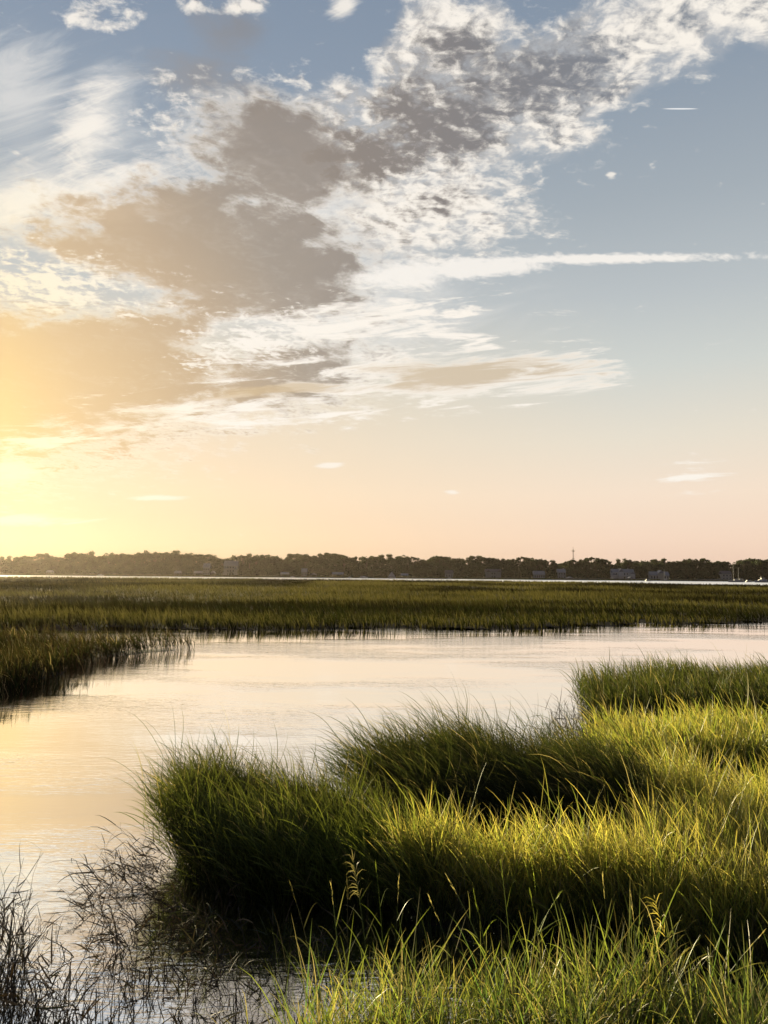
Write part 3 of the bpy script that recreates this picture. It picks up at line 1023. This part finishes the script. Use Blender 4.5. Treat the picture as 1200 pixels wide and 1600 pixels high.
MARKS = [(360, 'big gabled house'), (614, 'small white sailboat'), (896, 'radio mast'), (1148, 'two masted sailboat')]
ORD = ['first', 'second', 'third', 'fourth', 'fifth', 'sixth', 'seventh', 'eighth', 'ninth', 'tenth', 'eleventh', 'twelfth', 'thirteenth', 'fourteenth', 'fifteenth', 'sixteenth',
       'seventeenth', 'eighteenth', 'nineteenth', 'twentieth'] + ['twenty ' + w for w in ('first', 'second', 'third', 'fourth', 'fifth', 'sixth', 'seventh', 'eighth', 'ninth')] + ['thirtieth']
tx = []
x = -22.0
while x < 1225:
    tx.append(x + rnd.uniform(-2, 2))
    x += rnd.uniform(9.0, 15.0)
counts = {}
order = sorted(tx)
lab = {}
for side in (-1, 1):
    for mi, (mx, mn) in enumerate(MARKS):
        near = [t for t in order if (t - mx) * side > 0 and min(range(len(MARKS)), key=lambda q: abs(MARKS[q][0] - t)) == mi]
        near.sort(key=lambda t: abs(t - mx))
        for k, t in enumerate(near):
            lab[t] = (ORD[k] if k < 30 else 'farthest', 'left' if side < 0 else 'right', mn)
for i, px in enumerate(tx):
    ki = rnd.randrange(len(protos))
    kind, cm, tm = protos[ki]
    D = DSH + rnd.uniform(34, 75)
    X, mpp = far(px, D)
    top = sky_y(px) + rnd.uniform(-1.2, 1.6)
    H = (hz(px) - top) * mpp + EYE - 2.0
    H *= 1.06 if kind == 'flat' else 1.08
    o = empty('shore_tree', (X, D, 2.0), rnd.uniform(0, 6.28))
    wf = rnd.uniform(0.85, 1.15)
    o.scale = (H * wf, H * wf, H)
    od, sdx, mn = lab[px]
    tag(o, '%s on the skyline, %s tree %s of the %s' % (ADJ[kind], od, sdx, mn), 'tree', 'trees along the far skyline')
    link('crown', cm, o); link('trunk', tm, o)


def far_wood():
    """the mass of lower trees and shrubs in front of and between the tall ones"""
    n = 150000
    X = rng.uniform(-640, 640, n)
    dep = rng.random(n) * 34
    Y = DSH + 26 + dep
    px = 600 + X / (DSH + 50) * F
    lump = vnoise(X, Y, 7.0, 201) * 0.5 + vnoise(X, Y, 15.0, 202) * 0.5
    top = np.interp(px, [a for a, b in SKY], [b for a, b in SKY])
    Ht = ((898.5 + (px - 600) * math.tan(R(ROLL))) - top) * 0.64 - 1.6
    hmax = np.minimum(4.0 + dep * 0.75, Ht) * (0.78 + 0.30 * lump)
    Z = 1.2 + hmax * rng.random(n) ** 0.6
    c = np.stack([X, Y, Z], -1)
    nrm_ = nrm(rng.normal(size=(n, 3)) + np.array([0, -1.0, 0.5]))
    u = nrm(np.cross(nrm_, rng.normal(size=(n, 3)))); v = np.cross(nrm_, u)
    s = rng.uniform(0.6, 1.25, n)[:, None]
    V = np.stack([c - u * s, c + v * s * 0.8, c + u * s, c - v * s * 0.8], 1)
    Q = np.arange(n * 4).reshape(n, 4)
    shade = (0.7 + 0.6 * vnoise(X, Z, 4.0, 203))[:, None] * rng.uniform(0.7, 1.35, (n, 1))
    C = np.repeat((TREE_G * shade)[:, None, :], 4, 1)
    o = link('far_wood', mesh_np('far_wood', V, Q, col=C), None, M_crown)
    tag(o, 'dark unbroken wood of smaller trees and shrubs behind the far bank houses', 'wood', kind='stuff')


far_wood()

# marsh fringe on the far bank
n = 26000
Xf = rng.uniform(-560, 560, n); Yf = DSH - 0.02 * Xf + 12 * np.sin(Xf * 0.011 + 1.0) + 5 * np.sin(Xf * 0.05) + rng.uniform(0.5, 24, n)
bag = blades(np.stack([Xf, Yf], -1), 1.3, (-0.1, 0, 0), 0.7, lambda n, p: (DEEP + GREEN) * 0.6 * rng.uniform(0.6, 1.4, (n, 1)), lambda n, p: np.repeat((GREEN * 0.8 + STRAW * 0.15)[None], n, 0), hscale=14.0, zbase=0.3)
tag(bag.build('far_bank_grass', M_far), 'thin strip of pale marsh grass along the water under the far trees', 'grass', kind='stuff')


def house(px, wpx, ytop, ybase, label, wall, roof, D=None, floors=1, nwin=4, depth=8.0, wings=(), chimney=False, porch=False, name='shore_house', rz=0.0, gable='x', cat='house'):
    D = D or DSH + 18
    X, mpp = far(px, D)
    w = wpx * mpp
    z1 = EYE + (hz(px) - ytop) * mpp
    z0 = min(EYE + (hz(px) - ybase) * mpp, 2.0)
    zb = 0.8
    o = empty(name, (X, D, zb), rz)
    tag(o, label, cat)
    H = z1 - zb
    wh = H * (0.66 if floors > 1 else 0.55)
    b = MB(); b.box(-w / 2, w / 2, 0, depth, 0, wh)
    wl = b.build('wall', wall, o)
    r_ = MB(); r_.gable(-w / 2 - .4, w / 2 + .4, -.5, depth + .5, wh + .003, H, gable)
    rf = r_.build('roof', roof, o)
    if chimney:
        c = MB(); c.box(w * .25, w * .25 + .9, depth * .5 - .4, depth * .5 + .4, H * 0.8, H + 1.0); c.build('chimney', M_cream, rf)
    for k, (dx, ww, hh) in enumerate(wings):
        wb = MB(); wb.box(dx * w - ww * w / 2, dx * w + ww * w / 2, -1.6, depth - 1, 0, hh * H * .7)
        g = wb.build('wing', wall, o)
        gr = MB(); gr.gable(dx * w - ww * w / 2 - .3, dx * w + ww * w / 2 + .3, -1.9, depth - .8, hh * H * .7 + .003, hh * H, 'y')
        gr.build('wing_roof', roof, g)
    fh = wh / floors
    for f_ in range(floors):
        for k in range(nwin):
            cx = -w / 2 + (k + .5) * w / nwin
            ww = min(1.1, w / nwin * .5); hh = fh * .5
            zc = f_ * fh + fh * .55
            fm = MB(); fm.box(cx - ww / 2 - .12, cx + ww / 2 + .12, -.06, .02, zc - hh / 2 - .12, zc + hh / 2 + .12)
            fo = fm.build('window', M_white, o)
            pn = MB(); pn.box(cx - ww / 2, cx + ww / 2, -.09, -.03, zc - hh / 2, zc + hh / 2)
            pn.build('pane', M_win, fo)
    if porch:
        p = MB(); p.box(-w / 2, w / 2, -3.2, -.01, fh - .25, fh)
        n_ = 6
        for k in range(n_):
            xx = -w / 2 + .2 + k * (w - .4) / (n_ - 1)
            p.box(xx - .12, xx + .12, -3.1, -2.85, 0, fh - .253)
        p.build('porch', M_white, o)
    return o


house(360, 21, 876, 892, 'big pale gabled two storey house half way up the wood, at left', M_cream, M_metalroof, D=DSH + 27, floors=3, nwin=5, chimney=True, porch=True, wings=((-.36, .26, .7), (.4, .2, .62)))
house(322, 10, 880, 891, 'small grey house in the wood just left of the big gabled house', M_greyp, M_metalroof, D=DSH + 26, floors=2, nwin=3)
house(475, 8, 888, 895, 'low grey cottage showing faintly above the long docks, left of the white motorboat', M_greyp, M_metalroof, D=DSH + 25, nwin=3)
house(771, 24, 889, 897, 'dim grey double house in the wood, midway between the small sailboat and the radio mast', M_greyp, M_roof, D=DSH + 24, floors=2, nwin=6, wings=((-.35, .25, .95), (.35, .25, .95)))
house(702, 12, 891, 898, 'faint dark roofed cottage right of the small white sailboat', M_greyp, M_roof, D=DSH + 24, nwin=3)
house(843, 17, 892, 898, 'long low dim house left of the radio mast', M_greyp, M_metalroof, D=DSH + 22, nwin=5)
house(878, 12, 889, 898, 'grey two storey house just below and left of the radio mast', M_greyp, M_metalroof, D=DSH + 24, floors=2, nwin=3, chimney=True)
house(974, 34, 889, 900, 'large white waterfront house with a gabled upper floor and side wings', M_white, M_metalroof, D=DSH + 22, floors=2, nwin=8, chimney=True, porch=True, wings=((-.42, .2, .6), (-.12, .2, 1.04), (.4, .24, .75)))
house(1031, 29, 893, 900, 'long low pale house between the large white house and the two masted sailboat', M_cream, M_metalroof, D=DSH + 20, nwin=7, wings=((.05, .3, 1.15),))
house(1136, 15, 892, 902, 'small cream house right behind the bow of the two masted sailboat', M_cream, M_roof, D=DSH + 22, floors=2, nwin=3)


def boathouse(px, wpx, ytop, label, D=None, gable='x', roofmat=None):
    """open shed on posts over the water with its pier"""
    D = D or DSH - 8
    X, mpp = far(px, D)
    w = wpx * mpp
    z1 = EYE + (hz(px) - ytop) * mpp
    o = empty('boathouse', (X, D, 0))
    tag(o, label, 'boathouse', 'boathouses on the far bank')
    e = z1 * .62
    r_ = MB(); r_.gable(-w / 2 - .3, w / 2 + .3, -3.2, 3.2, e, z1, gable); r_.build('roof', roofmat or M_metalroof, o)
    d = MB(); d.box(-w / 2, w / 2, -3, 3, .85, 1.05); d.box(-.8, .8, 3, 26, .85, 1.05); d.build('deck', M_wood, o)
    for sx in (-1, 1):
        for sy in (-2.7, 2.7):
            p = MB(); p.tube([(sx * (w / 2 - .3), sy, -.6), (sx * (w / 2 - .3), sy, e)], .16); p.build('post', M_wood, o)
    return o


boathouse(78, 8, 891, 'pale boathouse nearest the sunlit left end of the far bank')
boathouse(278, 9, 892, 'low boathouse left of the pair below the small grey house')
boathouse(310, 12, 892, 'wide roofed boathouse on the water left of the big gabled house')
boathouse(333, 7, 892, 'narrow peaked boathouse just left of the big gabled house', gable='y')
boathouse(445, 12, 894, 'boathouse at the left end of the long row of docks, left of the cottage')
boathouse(490, 9, 895, 'small boathouse between the low cottage and the long roofed one', gable='y')
boathouse(528, 17, 894, 'long flat roofed boathouse left of the white motorboat')
boathouse(632, 11, 896, 'low boathouse just right of the small white sailboat')
boathouse(984, 7, 901, 'small pale boathouse at the foot of the large white house', D=DSH - 20, gable='y')
boathouse(890, 9, 901, 'pale boathouse on the bank beneath the radio mast', D=DSH - 15, gable='y')


def pier(px0, px1, D, label):
    x0, m = far(px0, D); x1, m = far(px1, D)
    o = empty('pier', ((x0 + x1) / 2, D, 0))
    tag(o, label, 'pier', 'piers on the far bank')
    L = x1 - x0
    d = MB(); d.box(-L / 2, L / 2, -1, 1, 1.0, 1.25); d.build('deck', M_wood, o)
    r_ = MB(); r_.box(-L / 2, L / 2, -1, -.9, 1.9, 2.0); r_.build('rail', M_wood, o)
    n_ = max(3, int(L / 5))
    for k in range(n_):
        p = MB(); xx = -L / 2 + .3 + k * (L - .6) / (n_ - 1)
        p.tube([(xx, 1.1, -.6), (xx, 1.1, 2.1)], .14, 5); p.build('post', M_wood, o)


pier(148, 164, DSH - 6, 'pale pier catching light near the left end of the far bank')
pier(458, 484, DSH - 8, 'long low pier joining the docks below the grey cottage')
pier(636, 660, DSH - 8, 'short pier running right from the low boathouse by the small sailboat')
pier(896, 930, DSH - 16, 'long grey pier running right from the boathouse under the radio mast')
pier(955, 980, DSH - 20, 'pier in front of the large white house')
pier(1090, 1132, DSH - 40, 'long low pier left of the two masted sailboat')


def hull_mesh(L, B, Hh, sheer=.3):
    m = MB(); ns = 12
    rows = []
    for i in range(ns + 1):
        t = i / ns; x_ = -L / 2 + L * t
        wv = B / 2 * (1 - max(0, (t - .45) / .55) ** 2.2) * (0.8 + .2 * min(1, t * 4))
        zt = Hh * (1 + sheer * t * t)
        rows.append([(x_ - (0.04 * L * (1 - 0) if i == ns else 0), 0, -.25), (x_, -wv * .75, -.05), (x_ + (.0), -wv, zt), (x_, wv, zt), (x_, wv * .75, -.05)])
    for r_ in rows: m.v += r_
    for i in range(ns):
        for k in range(5):
            a = i * 5 + k; b = i * 5 + (k + 1) % 5
            m.f.append((a, b, b + 5, a + 5))
    m.f.append((4, 3, 2, 1, 0)); m.f.append(tuple(ns * 5 + k for k in range(5)))
    return m


def boat(px, D, L, label, kind, heading=0.0, masts=(), sail=False, group=None, name='motorboat', cat='boat'):
    X, mpp = far(px, D)
    o = empty(name, (X, D, 0), heading)
    tag(o, label, cat, group)
    Hh = L * .09 + .25
    hl = hull_mesh(L, L * .30, Hh).build('hull', M_white, o)
    if kind == 'sail':
        c = MB(); c.box(-L * .22, L * .12, -L * .08, L * .08, Hh * .95, Hh + .55); cb = c.build('cabin', M_white, o)
        for k in (-.12, 0.0):
            p = MB(); p.box(L * k, L * k + .5, -L * .08 - .02, -L * .08 + .02, Hh + .15, Hh + .38); p.build('porthole', M_win, cb)
        for (u, hm) in masts:
            mm = MB(); mm.tube([(L * u, 0, Hh), (L * u, 0, hm)], [.11, .07], 6); ms = mm.build('mast', M_alu, o)
            sp = MB(); sp.tube([(L * u, -.8, hm * .62), (L * u, .8, hm * .62)], .05, 5); sp.build('spreader', M_alu, ms)
            bm = MB(); bm.tube([(L * u, 0, Hh + 1.3), (L * u - L * .28, 0, Hh + 1.25)], .14, 6); bm.build('boom', M_white, ms)
        if len(masts) == 2:
            d = MB(); d.box(-L * .45, -L * .22, -L * .08, L * .08, Hh + 1.0, Hh + 1.15)
            for sx in (-.44, -.24): d.tube([(L * sx, -.7, Hh), (L * sx, -.7, Hh + 1.0)], .05, 4); d.tube([(L * sx, .7, Hh), (L * sx, .7, Hh + 1.0)], .05, 4)
            d.build('awning', M_white, o)
        if sail:
            s = MB(); hm = masts[0][1]; u = masts[0][0]
            for yy in (0.05,):
                s.add([(L * u - .15, -.03, Hh + .9), (L * u - L * .55, -.03, Hh + .9), (L * u - .15, -.03, hm * .96), (L * u - .15, .03, Hh + .9), (L * u - L * .55, .03, Hh + .9), (L * u - .15, .03, hm * .96)],
                      [(0, 1, 2), (5, 4, 3), (0, 3, 4, 1), (1, 4, 5, 2), (2, 5, 3, 0)])
                s.add([(L * u + .15, -.03, Hh + .9), (L * .48, -.03, Hh + .7), (L * u + .15, -.03, hm * .85), (L * u + .15, .03, Hh + .9), (L * .48, .03, Hh + .7), (L * u + .15, .03, hm * .85)],
                      [(0, 2, 1), (3, 4, 5), (0, 1, 4, 3), (1, 2, 5, 4), (2, 0, 3, 5)])
            s.build('sail', M_white, o)
    else:
        big_ = L > 9
        c = MB()
        h1 = L * (.12 if big_ else .14)
        c.add([(-L * .36, -L * .11, Hh), (L * .30, -L * .09, Hh), (L * .30, L * .09, Hh), (-L * .36, L * .11, Hh),
               (-L * .34, -L * .10, Hh + h1), (L * .14, -L * .08, Hh + h1), (L * .14, L * .08, Hh + h1), (-L * .34, L * .10, Hh + h1)],
              [(0, 3, 2, 1), (4, 5, 6, 7), (0, 1, 5, 4), (1, 2, 6, 5), (2, 3, 7, 6), (3, 0, 4, 7)])
        cb = c.build('cabin', M_white, o)
        for k in range(4 if big_ else 2):
            p = MB(); a = -L * .3 + k * L * .11
            p.box(a, a + L * .08, -L * .112, -L * .09, Hh + h1 * .45, Hh + h1 * .82); p.build('window', M_win, cb)
        if big_:
            f_ = MB(); f_.box(-L * .2, L * .05, -L * .09, L * .09, Hh + h1 + .003, Hh + h1 + L * .06); br = f_.build('bridge', M_white, o)
            t_ = MB(); t_.box(-L * .22, L * .06, -L * .1, L * .1, Hh + h1 + L * .13, Hh + h1 + L * .145)
            for sx in (-.19, .03):
                for sy in (-.08, .08): t_.tube([(L * sx, L * sy, Hh + h1 + L * .06), (L * sx, L * sy, Hh + h1 + L * .131)], .05, 4)
            t_.build('hardtop', M_white, o)
    return o


boat(1150, 605, 12.0, 'two masted sailboat moored with bare masts near the right edge', 'sail', R(175), masts=((.16, 13.2), (-.16, 11.6)), name='sailboat')
boat(1190, 600, 11.0, 'white cabin cruiser with a raised bridge at the right edge of the photo', 'motor', R(178), name='cabin_cruiser')
boat(1170, 640, 6.0, 'small pale boat between the two masted sailboat and the cabin cruiser', 'motor', R(10))
boat(1039, 690, 8.0, 'sailboat with a single bare mast in front of the long low pale house', 'sail', R(170), masts=((.08, 10.5),), name='sailboat')
boat(1013, 655, 5.5, 'small open boat low on the water left of the single masted sailboat', 'motor', R(5))
boat(612, 715, 7.5, 'small white sailboat with its triangular sail up by the far bank', 'sail', R(8), masts=((.06, 7.0),), sail=True, name='sailboat')
boat(568, 712, 8.5, 'white motorboat right of the long roofed boathouse', 'motor', R(4))
boat(702, 715, 4.8, 'tiny white boat alone by the bank below the faint dark roofed cottage', 'motor', R(190))
boat(457, 712, 5.0, 'small white boat beside the boathouse at the left end of the docks', 'motor', R(0))
boat(546, 716, 4.5, 'small pale boat tied at the right end of the long roofed boathouse', 'motor', R(185))
boat(157, 722, 6.5, 'pale boat on a sloping ramp of light at the far left pier', 'motor', R(12))

# radio mast
X, mpp = far(896, DSH + 90)
ms = empty('radio_mast', (X, DSH + 90, 3.0))
tag(ms, 'slender lattice radio mast with antenna rings rising above the far trees', 'radio mast')
Hm = (hz(896) - 854.5) * mpp + EYE - 3.0
m = MB()
for k in range(3):
    a = k * 2.094
    m.tube([(.75 * math.cos(a), .75 * math.sin(a), 0), (.5 * math.cos(a), .5 * math.sin(a), Hm * .93)], [.13, .11], 4)
nb = 26
for i in range(nb):
    for k in range(3):
        a = k * 2.094; b = (k + 1) * 2.094
        r0 = .75 - .25 * i / nb; r1 = .75 - .25 * (i + 1) / nb
        m.tube([(r0 * math.cos(a), r0 * math.sin(a), Hm * .93 * i / nb), (r1 * math.cos(b), r1 * math.sin(b), Hm * .93 * (i + 1) / nb)], .07, 3)
m.build('lattice', M_steel, ms)
for (u, rr, hh) in ((.86, 1.35, 1.3), (.60, 1.1, 1.0)):
    for k in range(3):
        a = k * 2.094 + .5
        p = MB(); cx, cy = rr * math.cos(a), rr * math.sin(a)
        p.box(cx - .35, cx + .35, cy - .2, cy + .2, Hm * u - hh / 2, Hm * u + hh / 2)
        p.tube([(0, 0, Hm * u), (cx, cy, Hm * u)], .08, 4)
        p.build('antenna_panel', M_steel, ms)
p = MB(); p.tube([(0, 0, Hm * .92), (0, 0, Hm)], .09, 5); p.tube([(-.9, 0, Hm * .975), (.9, .1, Hm * .99)], .09, 4); p.build('whip_antenna', M_steel, ms)

# ------------------------------------------------------------------ dead stems and bent reeds at the lower left
def poly_pts(px):
    return wpoly(px)


def bent(pts, h, lean, kink, rad, pal, bag, leaves=2, seed=0, leafL=0.2):
    N = len(pts)
    base = np.stack([pts[:, 0], pts[:, 1], np.full(N, -0.02)], -1)
    L = h * rng.uniform(0.5, 1.3, N)
    d = nrm(np.stack([lean[0] + rng.normal(0, .28, N), lean[1] + rng.normal(0, .28, N), np.full(N, lean[2])], -1))
    K = 7
    P = np.zeros((N, K + 1, 3)); T = np.zeros((N, K + 1, 3)); p = base
    kk = rng.integers(2, 6, N); has = rng.random(N) < kink
    for k in range(K + 1):
        P[:, k] = p; T[:, k] = d
        turn = rng.normal(0, .10, (N, 3))
        f = (kk == k) & has
        turn[f] += nrm(rng.normal(size=(f.sum(), 3)) * np.array([1, 1, .5]) + np.array([-.35, 0, -.8])) * rng.uniform(.7, 1.8, (f.sum(), 1))
        d = nrm(d + turn)
        p = p + d * (L / K)[:, None]
        lowz = p[:, 2] < 0.004
        lowz &= k > 0
        p[lowz, 2] = 0.004; d[lowz, 2] = np.abs(d[lowz, 2]) * .3
    c = pal(N)
    V, Q, C = tubes(P, T, rad * rng.uniform(.6, 1.5, N), np.linspace(1.1, .35, K + 1), c)
    bag.add(V, Q, C)
    for j in range(leaves):
        i = rng.integers(2, K + 1, N); ar = np.arange(N)
        b = P[ar, i]; t = T[ar, i]
        dl = nrm(t + rng.normal(0, .8, (N, 3)))
        Pl, Tl = curves(b, dl, leafL * rng.uniform(.4, 1.4, N), rng.normal(0, .25, (N, 3)), rng.uniform(0, 1.2, N), 4)
        Pl[..., 2] = np.maximum(Pl[..., 2], 0.003)
        V, Q, C = ribbon(Pl, Tl, .0078 * rng.uniform(.5, 1.6, N), [.7, 1, .8, .5, .08], c, c * rng.uniform(.7, 1.3, (N, 1)))
        bag.add(V, Q, C)


pal_dead = lambda n: pick(n, [DARKB, BROWN * .6, GREEN * .35, DARKB * 1.4], [5, 2, 1, 3])
bag = Bag()
P_t1 = wpoly([(-260, 1560), (0, 1530), (60, 1545), (120, 1590), (180, 1640), (260, 1720), (330, 1850), (-300, 1850)])
bent(sample(P_t1, 620, clump=.5, cscale=.3, seed=301, edge=.3), .58, (-.05, 0, 1.0), .35, .0035, pal_dead, bag, 2, leafL=.2)
P_t1b = wpoly([(-120, 1450), (20, 1450), (45, 1490), (60, 1560), (-120, 1600)])
bent(sample(P_t1b, 150, clump=.3, cscale=.3, seed=302), .6, (0, 0, 1.0), .2, .0036, pal_dead, bag, 2)
tag(bag.build('dead_reed_bed', M_dead), 'dark dead reed stems crowding the bottom left corner of the water', 'reeds', kind='stuff')

bag = Bag()
P_t2 = wpoly([(150, 1360), (235, 1330), (262, 1400), (330, 1460), (430, 1500), (420, 1560), (300, 1540), (200, 1500), (140, 1430)])
bent(sample(P_t2, 120, clump=.85, cscale=.3, seed=311), .5, (-.6, 0, .75), .9, .0034, pal_dead, bag, 2, leafL=.2)
P_t3 = wpoly([(60, 1480), (200, 1470), (330, 1520), (420, 1600), (500, 1680), (300, 1750), (150, 1620), (60, 1560)])
bent(sample(P_t3, 100, clump=.85, cscale=.3, seed=312), .5, (-.2, 0, .8), .9, .0036, pal_dead, bag, 2, leafL=.18)
P_t4 = wpoly([(225, 1345), (262, 1310), (300, 1400), (380, 1450), (330, 1470), (250, 1410)])
bent(sample(P_t4, 75, seed=313), .62, (-1.0, 0.05, .5), .5, .0032, pal_dead, bag, 3, leafL=.22)
P_t5 = wpoly([(150, 1500), (300, 1440), (560, 1500), (620, 1600), (450, 1700), (330, 1640)])
bent(sample(P_t5, 120, clump=.8, cscale=.3, seed=314), .4, (-.15, 0, .9), .5, .0024, lambda n: pick(n, [DARKB, BROWN, GREEN * .6], [3, 2, 3]), bag, 4, leafL=.2)
tag(bag.build('bent_reed_tangle', M_dead), 'loose tangle of thin bent reeds lying over the water left of the dark mound', 'reeds', kind='stuff')

bag = Bag()
P_t6 = wpoly([(842, 1190), (870, 1150), (905, 1125), (925, 1150), (925, 1200), (900, 1240), (860, 1240)])
bent(sample(P_t6, 150, clump=.5, cscale=.6, seed=321), .75, (-.15, 0, 1), .4, .0055, lambda n: pick(n, [DARKB * 1.5, BROWN, GREEN * .7], [3, 3, 1]), bag, 4, leafL=.3)
tag(bag.build('sparse_shore_reeds', M_dead), 'few thin brown reeds in the water off the tip of the rounded grass bank', 'reeds', kind='stuff')

# ------------------------------------------------------------------ tall flowering stalks standing out of the front grass, one object each
STALK = [  # tip x, tip y, lean to base (px), height, look
    (453, 1400, 30, 1.00, 'thin dim reed stalk leaning left, first of the tall stalks from the left', 'dim'),
    (515, 1398, 12, 1.00, 'reed stalk with a pale spike at its top, right of the thin dim one', 'pale'),
    (540, 1396, 2, 0.98, 'straight dark reed stalk close beside the pale spiked one', 'dim'),
    (549, 1352, 18, 1.12, 'tall reed stalk with a drooping feathery head over the dark water', 'feather'),
    (586, 1366, 10, 1.06, 'slim straight green stalk right of the feathery one', 'green'),
    (621, 1389, -4, 1.02, 'reed stalk with a short white seed spike standing in front of black shade', 'pale'),
    (674, 1420, 36, 0.95, 'reed stalk with a white spike leaning left above the bright yellow tuft', 'pale'),
    (702, 1384, 52, 1.05, 'stalk leaning far left with a whitish tip and side leaves', 'pale'),
    (743, 1412, 20, 1.00, 'green stalk with open side leaves, before the black gap in the grass', 'green'),
    (785, 1366, 12, 1.10, 'tallest straight green stalk in the middle of the front grass', 'green'),
    (832, 1412, 16, 0.98, 'stalk with a yellow spot of leaf near the arching blade', 'green'),
    (872, 1412, -58, 1.00, 'long single stalk arching up to the right in front of the black gap', 'green'),
    (946, 1384, 8, 1.05, 'stalk with a broad pale hanging leaf under the golden grass', 'pale'),
    (991, 1415, 10, 1.02, 'short white tipped stalk left of the drooping golden head', 'pale'),
    (1030, 1420, 24, 1.0, 'stalk with a thick drooping golden head', 'gold'),
    (1118, 1430, 6, 1.04, 'stalk with two arching leaves to its left, before the black water at right', 'green'),
    (1192, 1474, -80, 0.9, 'long stalk leaning right to a pale tip at the right edge', 'pale'),
]
MSTALK = {k: mat_leaf('stalk_' + k, .4, .06, .4) for k in ('dim', 'pale', 'green', 'gold', 'feather')}
for (tx_, ty, lean, h, look, kd) in STALK:
    k = h / EYE
    yb = (ty - hz(tx_) * k) / (1 - k)
    b = at(tx_ + lean * 1.6, yb)
    tip_ = at(tx_, yb) + Vector((0, 0, h))
    o = empty('reed_stalk', b)
    tag(o, look, 'reed stalk', 'tall flowering stalks in the front grass')
    v = tip_ - b
    K = 8
    pts_ = []
    for i in range(K + 1):
        t = i / K
        pts_.append((v.x * t ** 1.7, v.y * t, v.z * t + (0.03 * math.sin(t * 3.1) if False else 0)))
    P = np.array([pts_]); T = np.gradient(P, axis=1)
    T = nrm(T)
    cbase = {'dim': GREEN * .4 + BROWN * .3, 'pale': GREEN * 1.2, 'green': (GREEN + LIME) * .6, 'gold': LIME * .8, 'feather': GREEN}[kd]
    ctop = {'dim': BROWN + GREEN * .5, 'pale': STRAW * 1.4, 'green': LIME * .8, 'gold': GOLD * 1.2, 'feather': STRAW * .7}[kd]
    bg_ = Bag(); V, Q, C = tubes(P, T, np.array([.0042]), np.linspace(1.2, .45, K + 1), cbase[None]); bg_.add(V, Q, C)
    bg_.build('stem', MSTALK[kd], o)
    # leaves, alternate
    for j in range(5):
        u = .35 + .13 * j
        i = int(u * K); bp = P[0, i][None]; t0 = T[0, i][None]
        sgn = -1 if j % 2 else 1
        dl = nrm(t0 * .9 + np.array([[sgn * rnd.uniform(.25, .7), rnd.uniform(-.3, .3), 0]]))
        Pl, Tl = curves(bp, dl, np.array([rnd.uniform(.14, .27)]), np.array([[-.12, 0, 0]]), np.array([rnd.uniform(.3, 1.6)]), 7)
        bg_ = Bag(); V, Q, C = ribbon(Pl, Tl, np.array([.008]), [.7, 1, 1, .9, .7, .5, .3, .06], cbase[None], (cbase * .5 + ctop * .5)[None]); bg_.add(V, Q, C)
        bg_.build('leaf', MSTALK[kd], o)
    # seed head: a slim spindle of overlapping scales, or drooping side branches
    bg_ = Bag()
    tp = P[0, -1]; td = T[0, -1]
    n_ = 14 if kd in ('pale', 'dim', 'green') else 26
    tt = np.linspace(0, 1, n_)
    Lh = {'pale': .17, 'dim': .12, 'green': .13, 'gold': .26, 'feather': .30}[kd]
    bs = tp[None] - td[None] * (Lh * (1 - tt))[:, None] + td[None] * .03
    dd = nrm(td[None] + rng.normal(0, .07 if kd in ('pale', 'dim', 'green') else .55, (n_, 3)) + (0 if kd in ('pale', 'dim', 'green') else np.array([-.5, 0, 0])))
    Pl, Tl = curves(bs, dd, np.full(n_, .05 if kd in ('pale', 'dim', 'green') else .10), np.zeros((n_, 3)), np.full(n_, .2 if kd in ('pale', 'dim', 'green') else 1.2), 3)
    V, Q, C = ribbon(Pl, Tl, np.full(n_, .0042), [.5, 1, .7, .1], np.repeat(ctop[None], n_, 0), np.repeat(ctop[None] * 1.1, n_, 0)); bg_.add(V, Q, C)
    bg_.build('seed_head', MSTALK[kd], o)


# ------------------------------------------------------------------ evening haze
def haze():
    m = MB(); m.box(-1010, 1010, -210, 970, -1.9, 50)
    mat = bpy.data.materials.new('evening_haze'); mat.use_nodes = True
    nt = mat.node_tree; nt.nodes.clear()
    v = nt.nodes.new('ShaderNodeVolumePrincipled')
    v.inputs['Color'].default_value = (0.95, 0.80, 0.68, 1)
    v.inputs['Density'].default_value = HAZE
    v.inputs['Anisotropy'].default_value = 0.70
    o_ = nt.nodes.new('ShaderNodeOutputMaterial')
    nt.links.new(v.outputs[0], o_.inputs['Volume'])
    o = m.build('haze', mat)
    tag(o, kind='stuff')
    o['label'] = 'warm evening haze over the marsh, river and far shore'
    o.display_type = 'WIRE'


HAZE = 0.000028
haze()
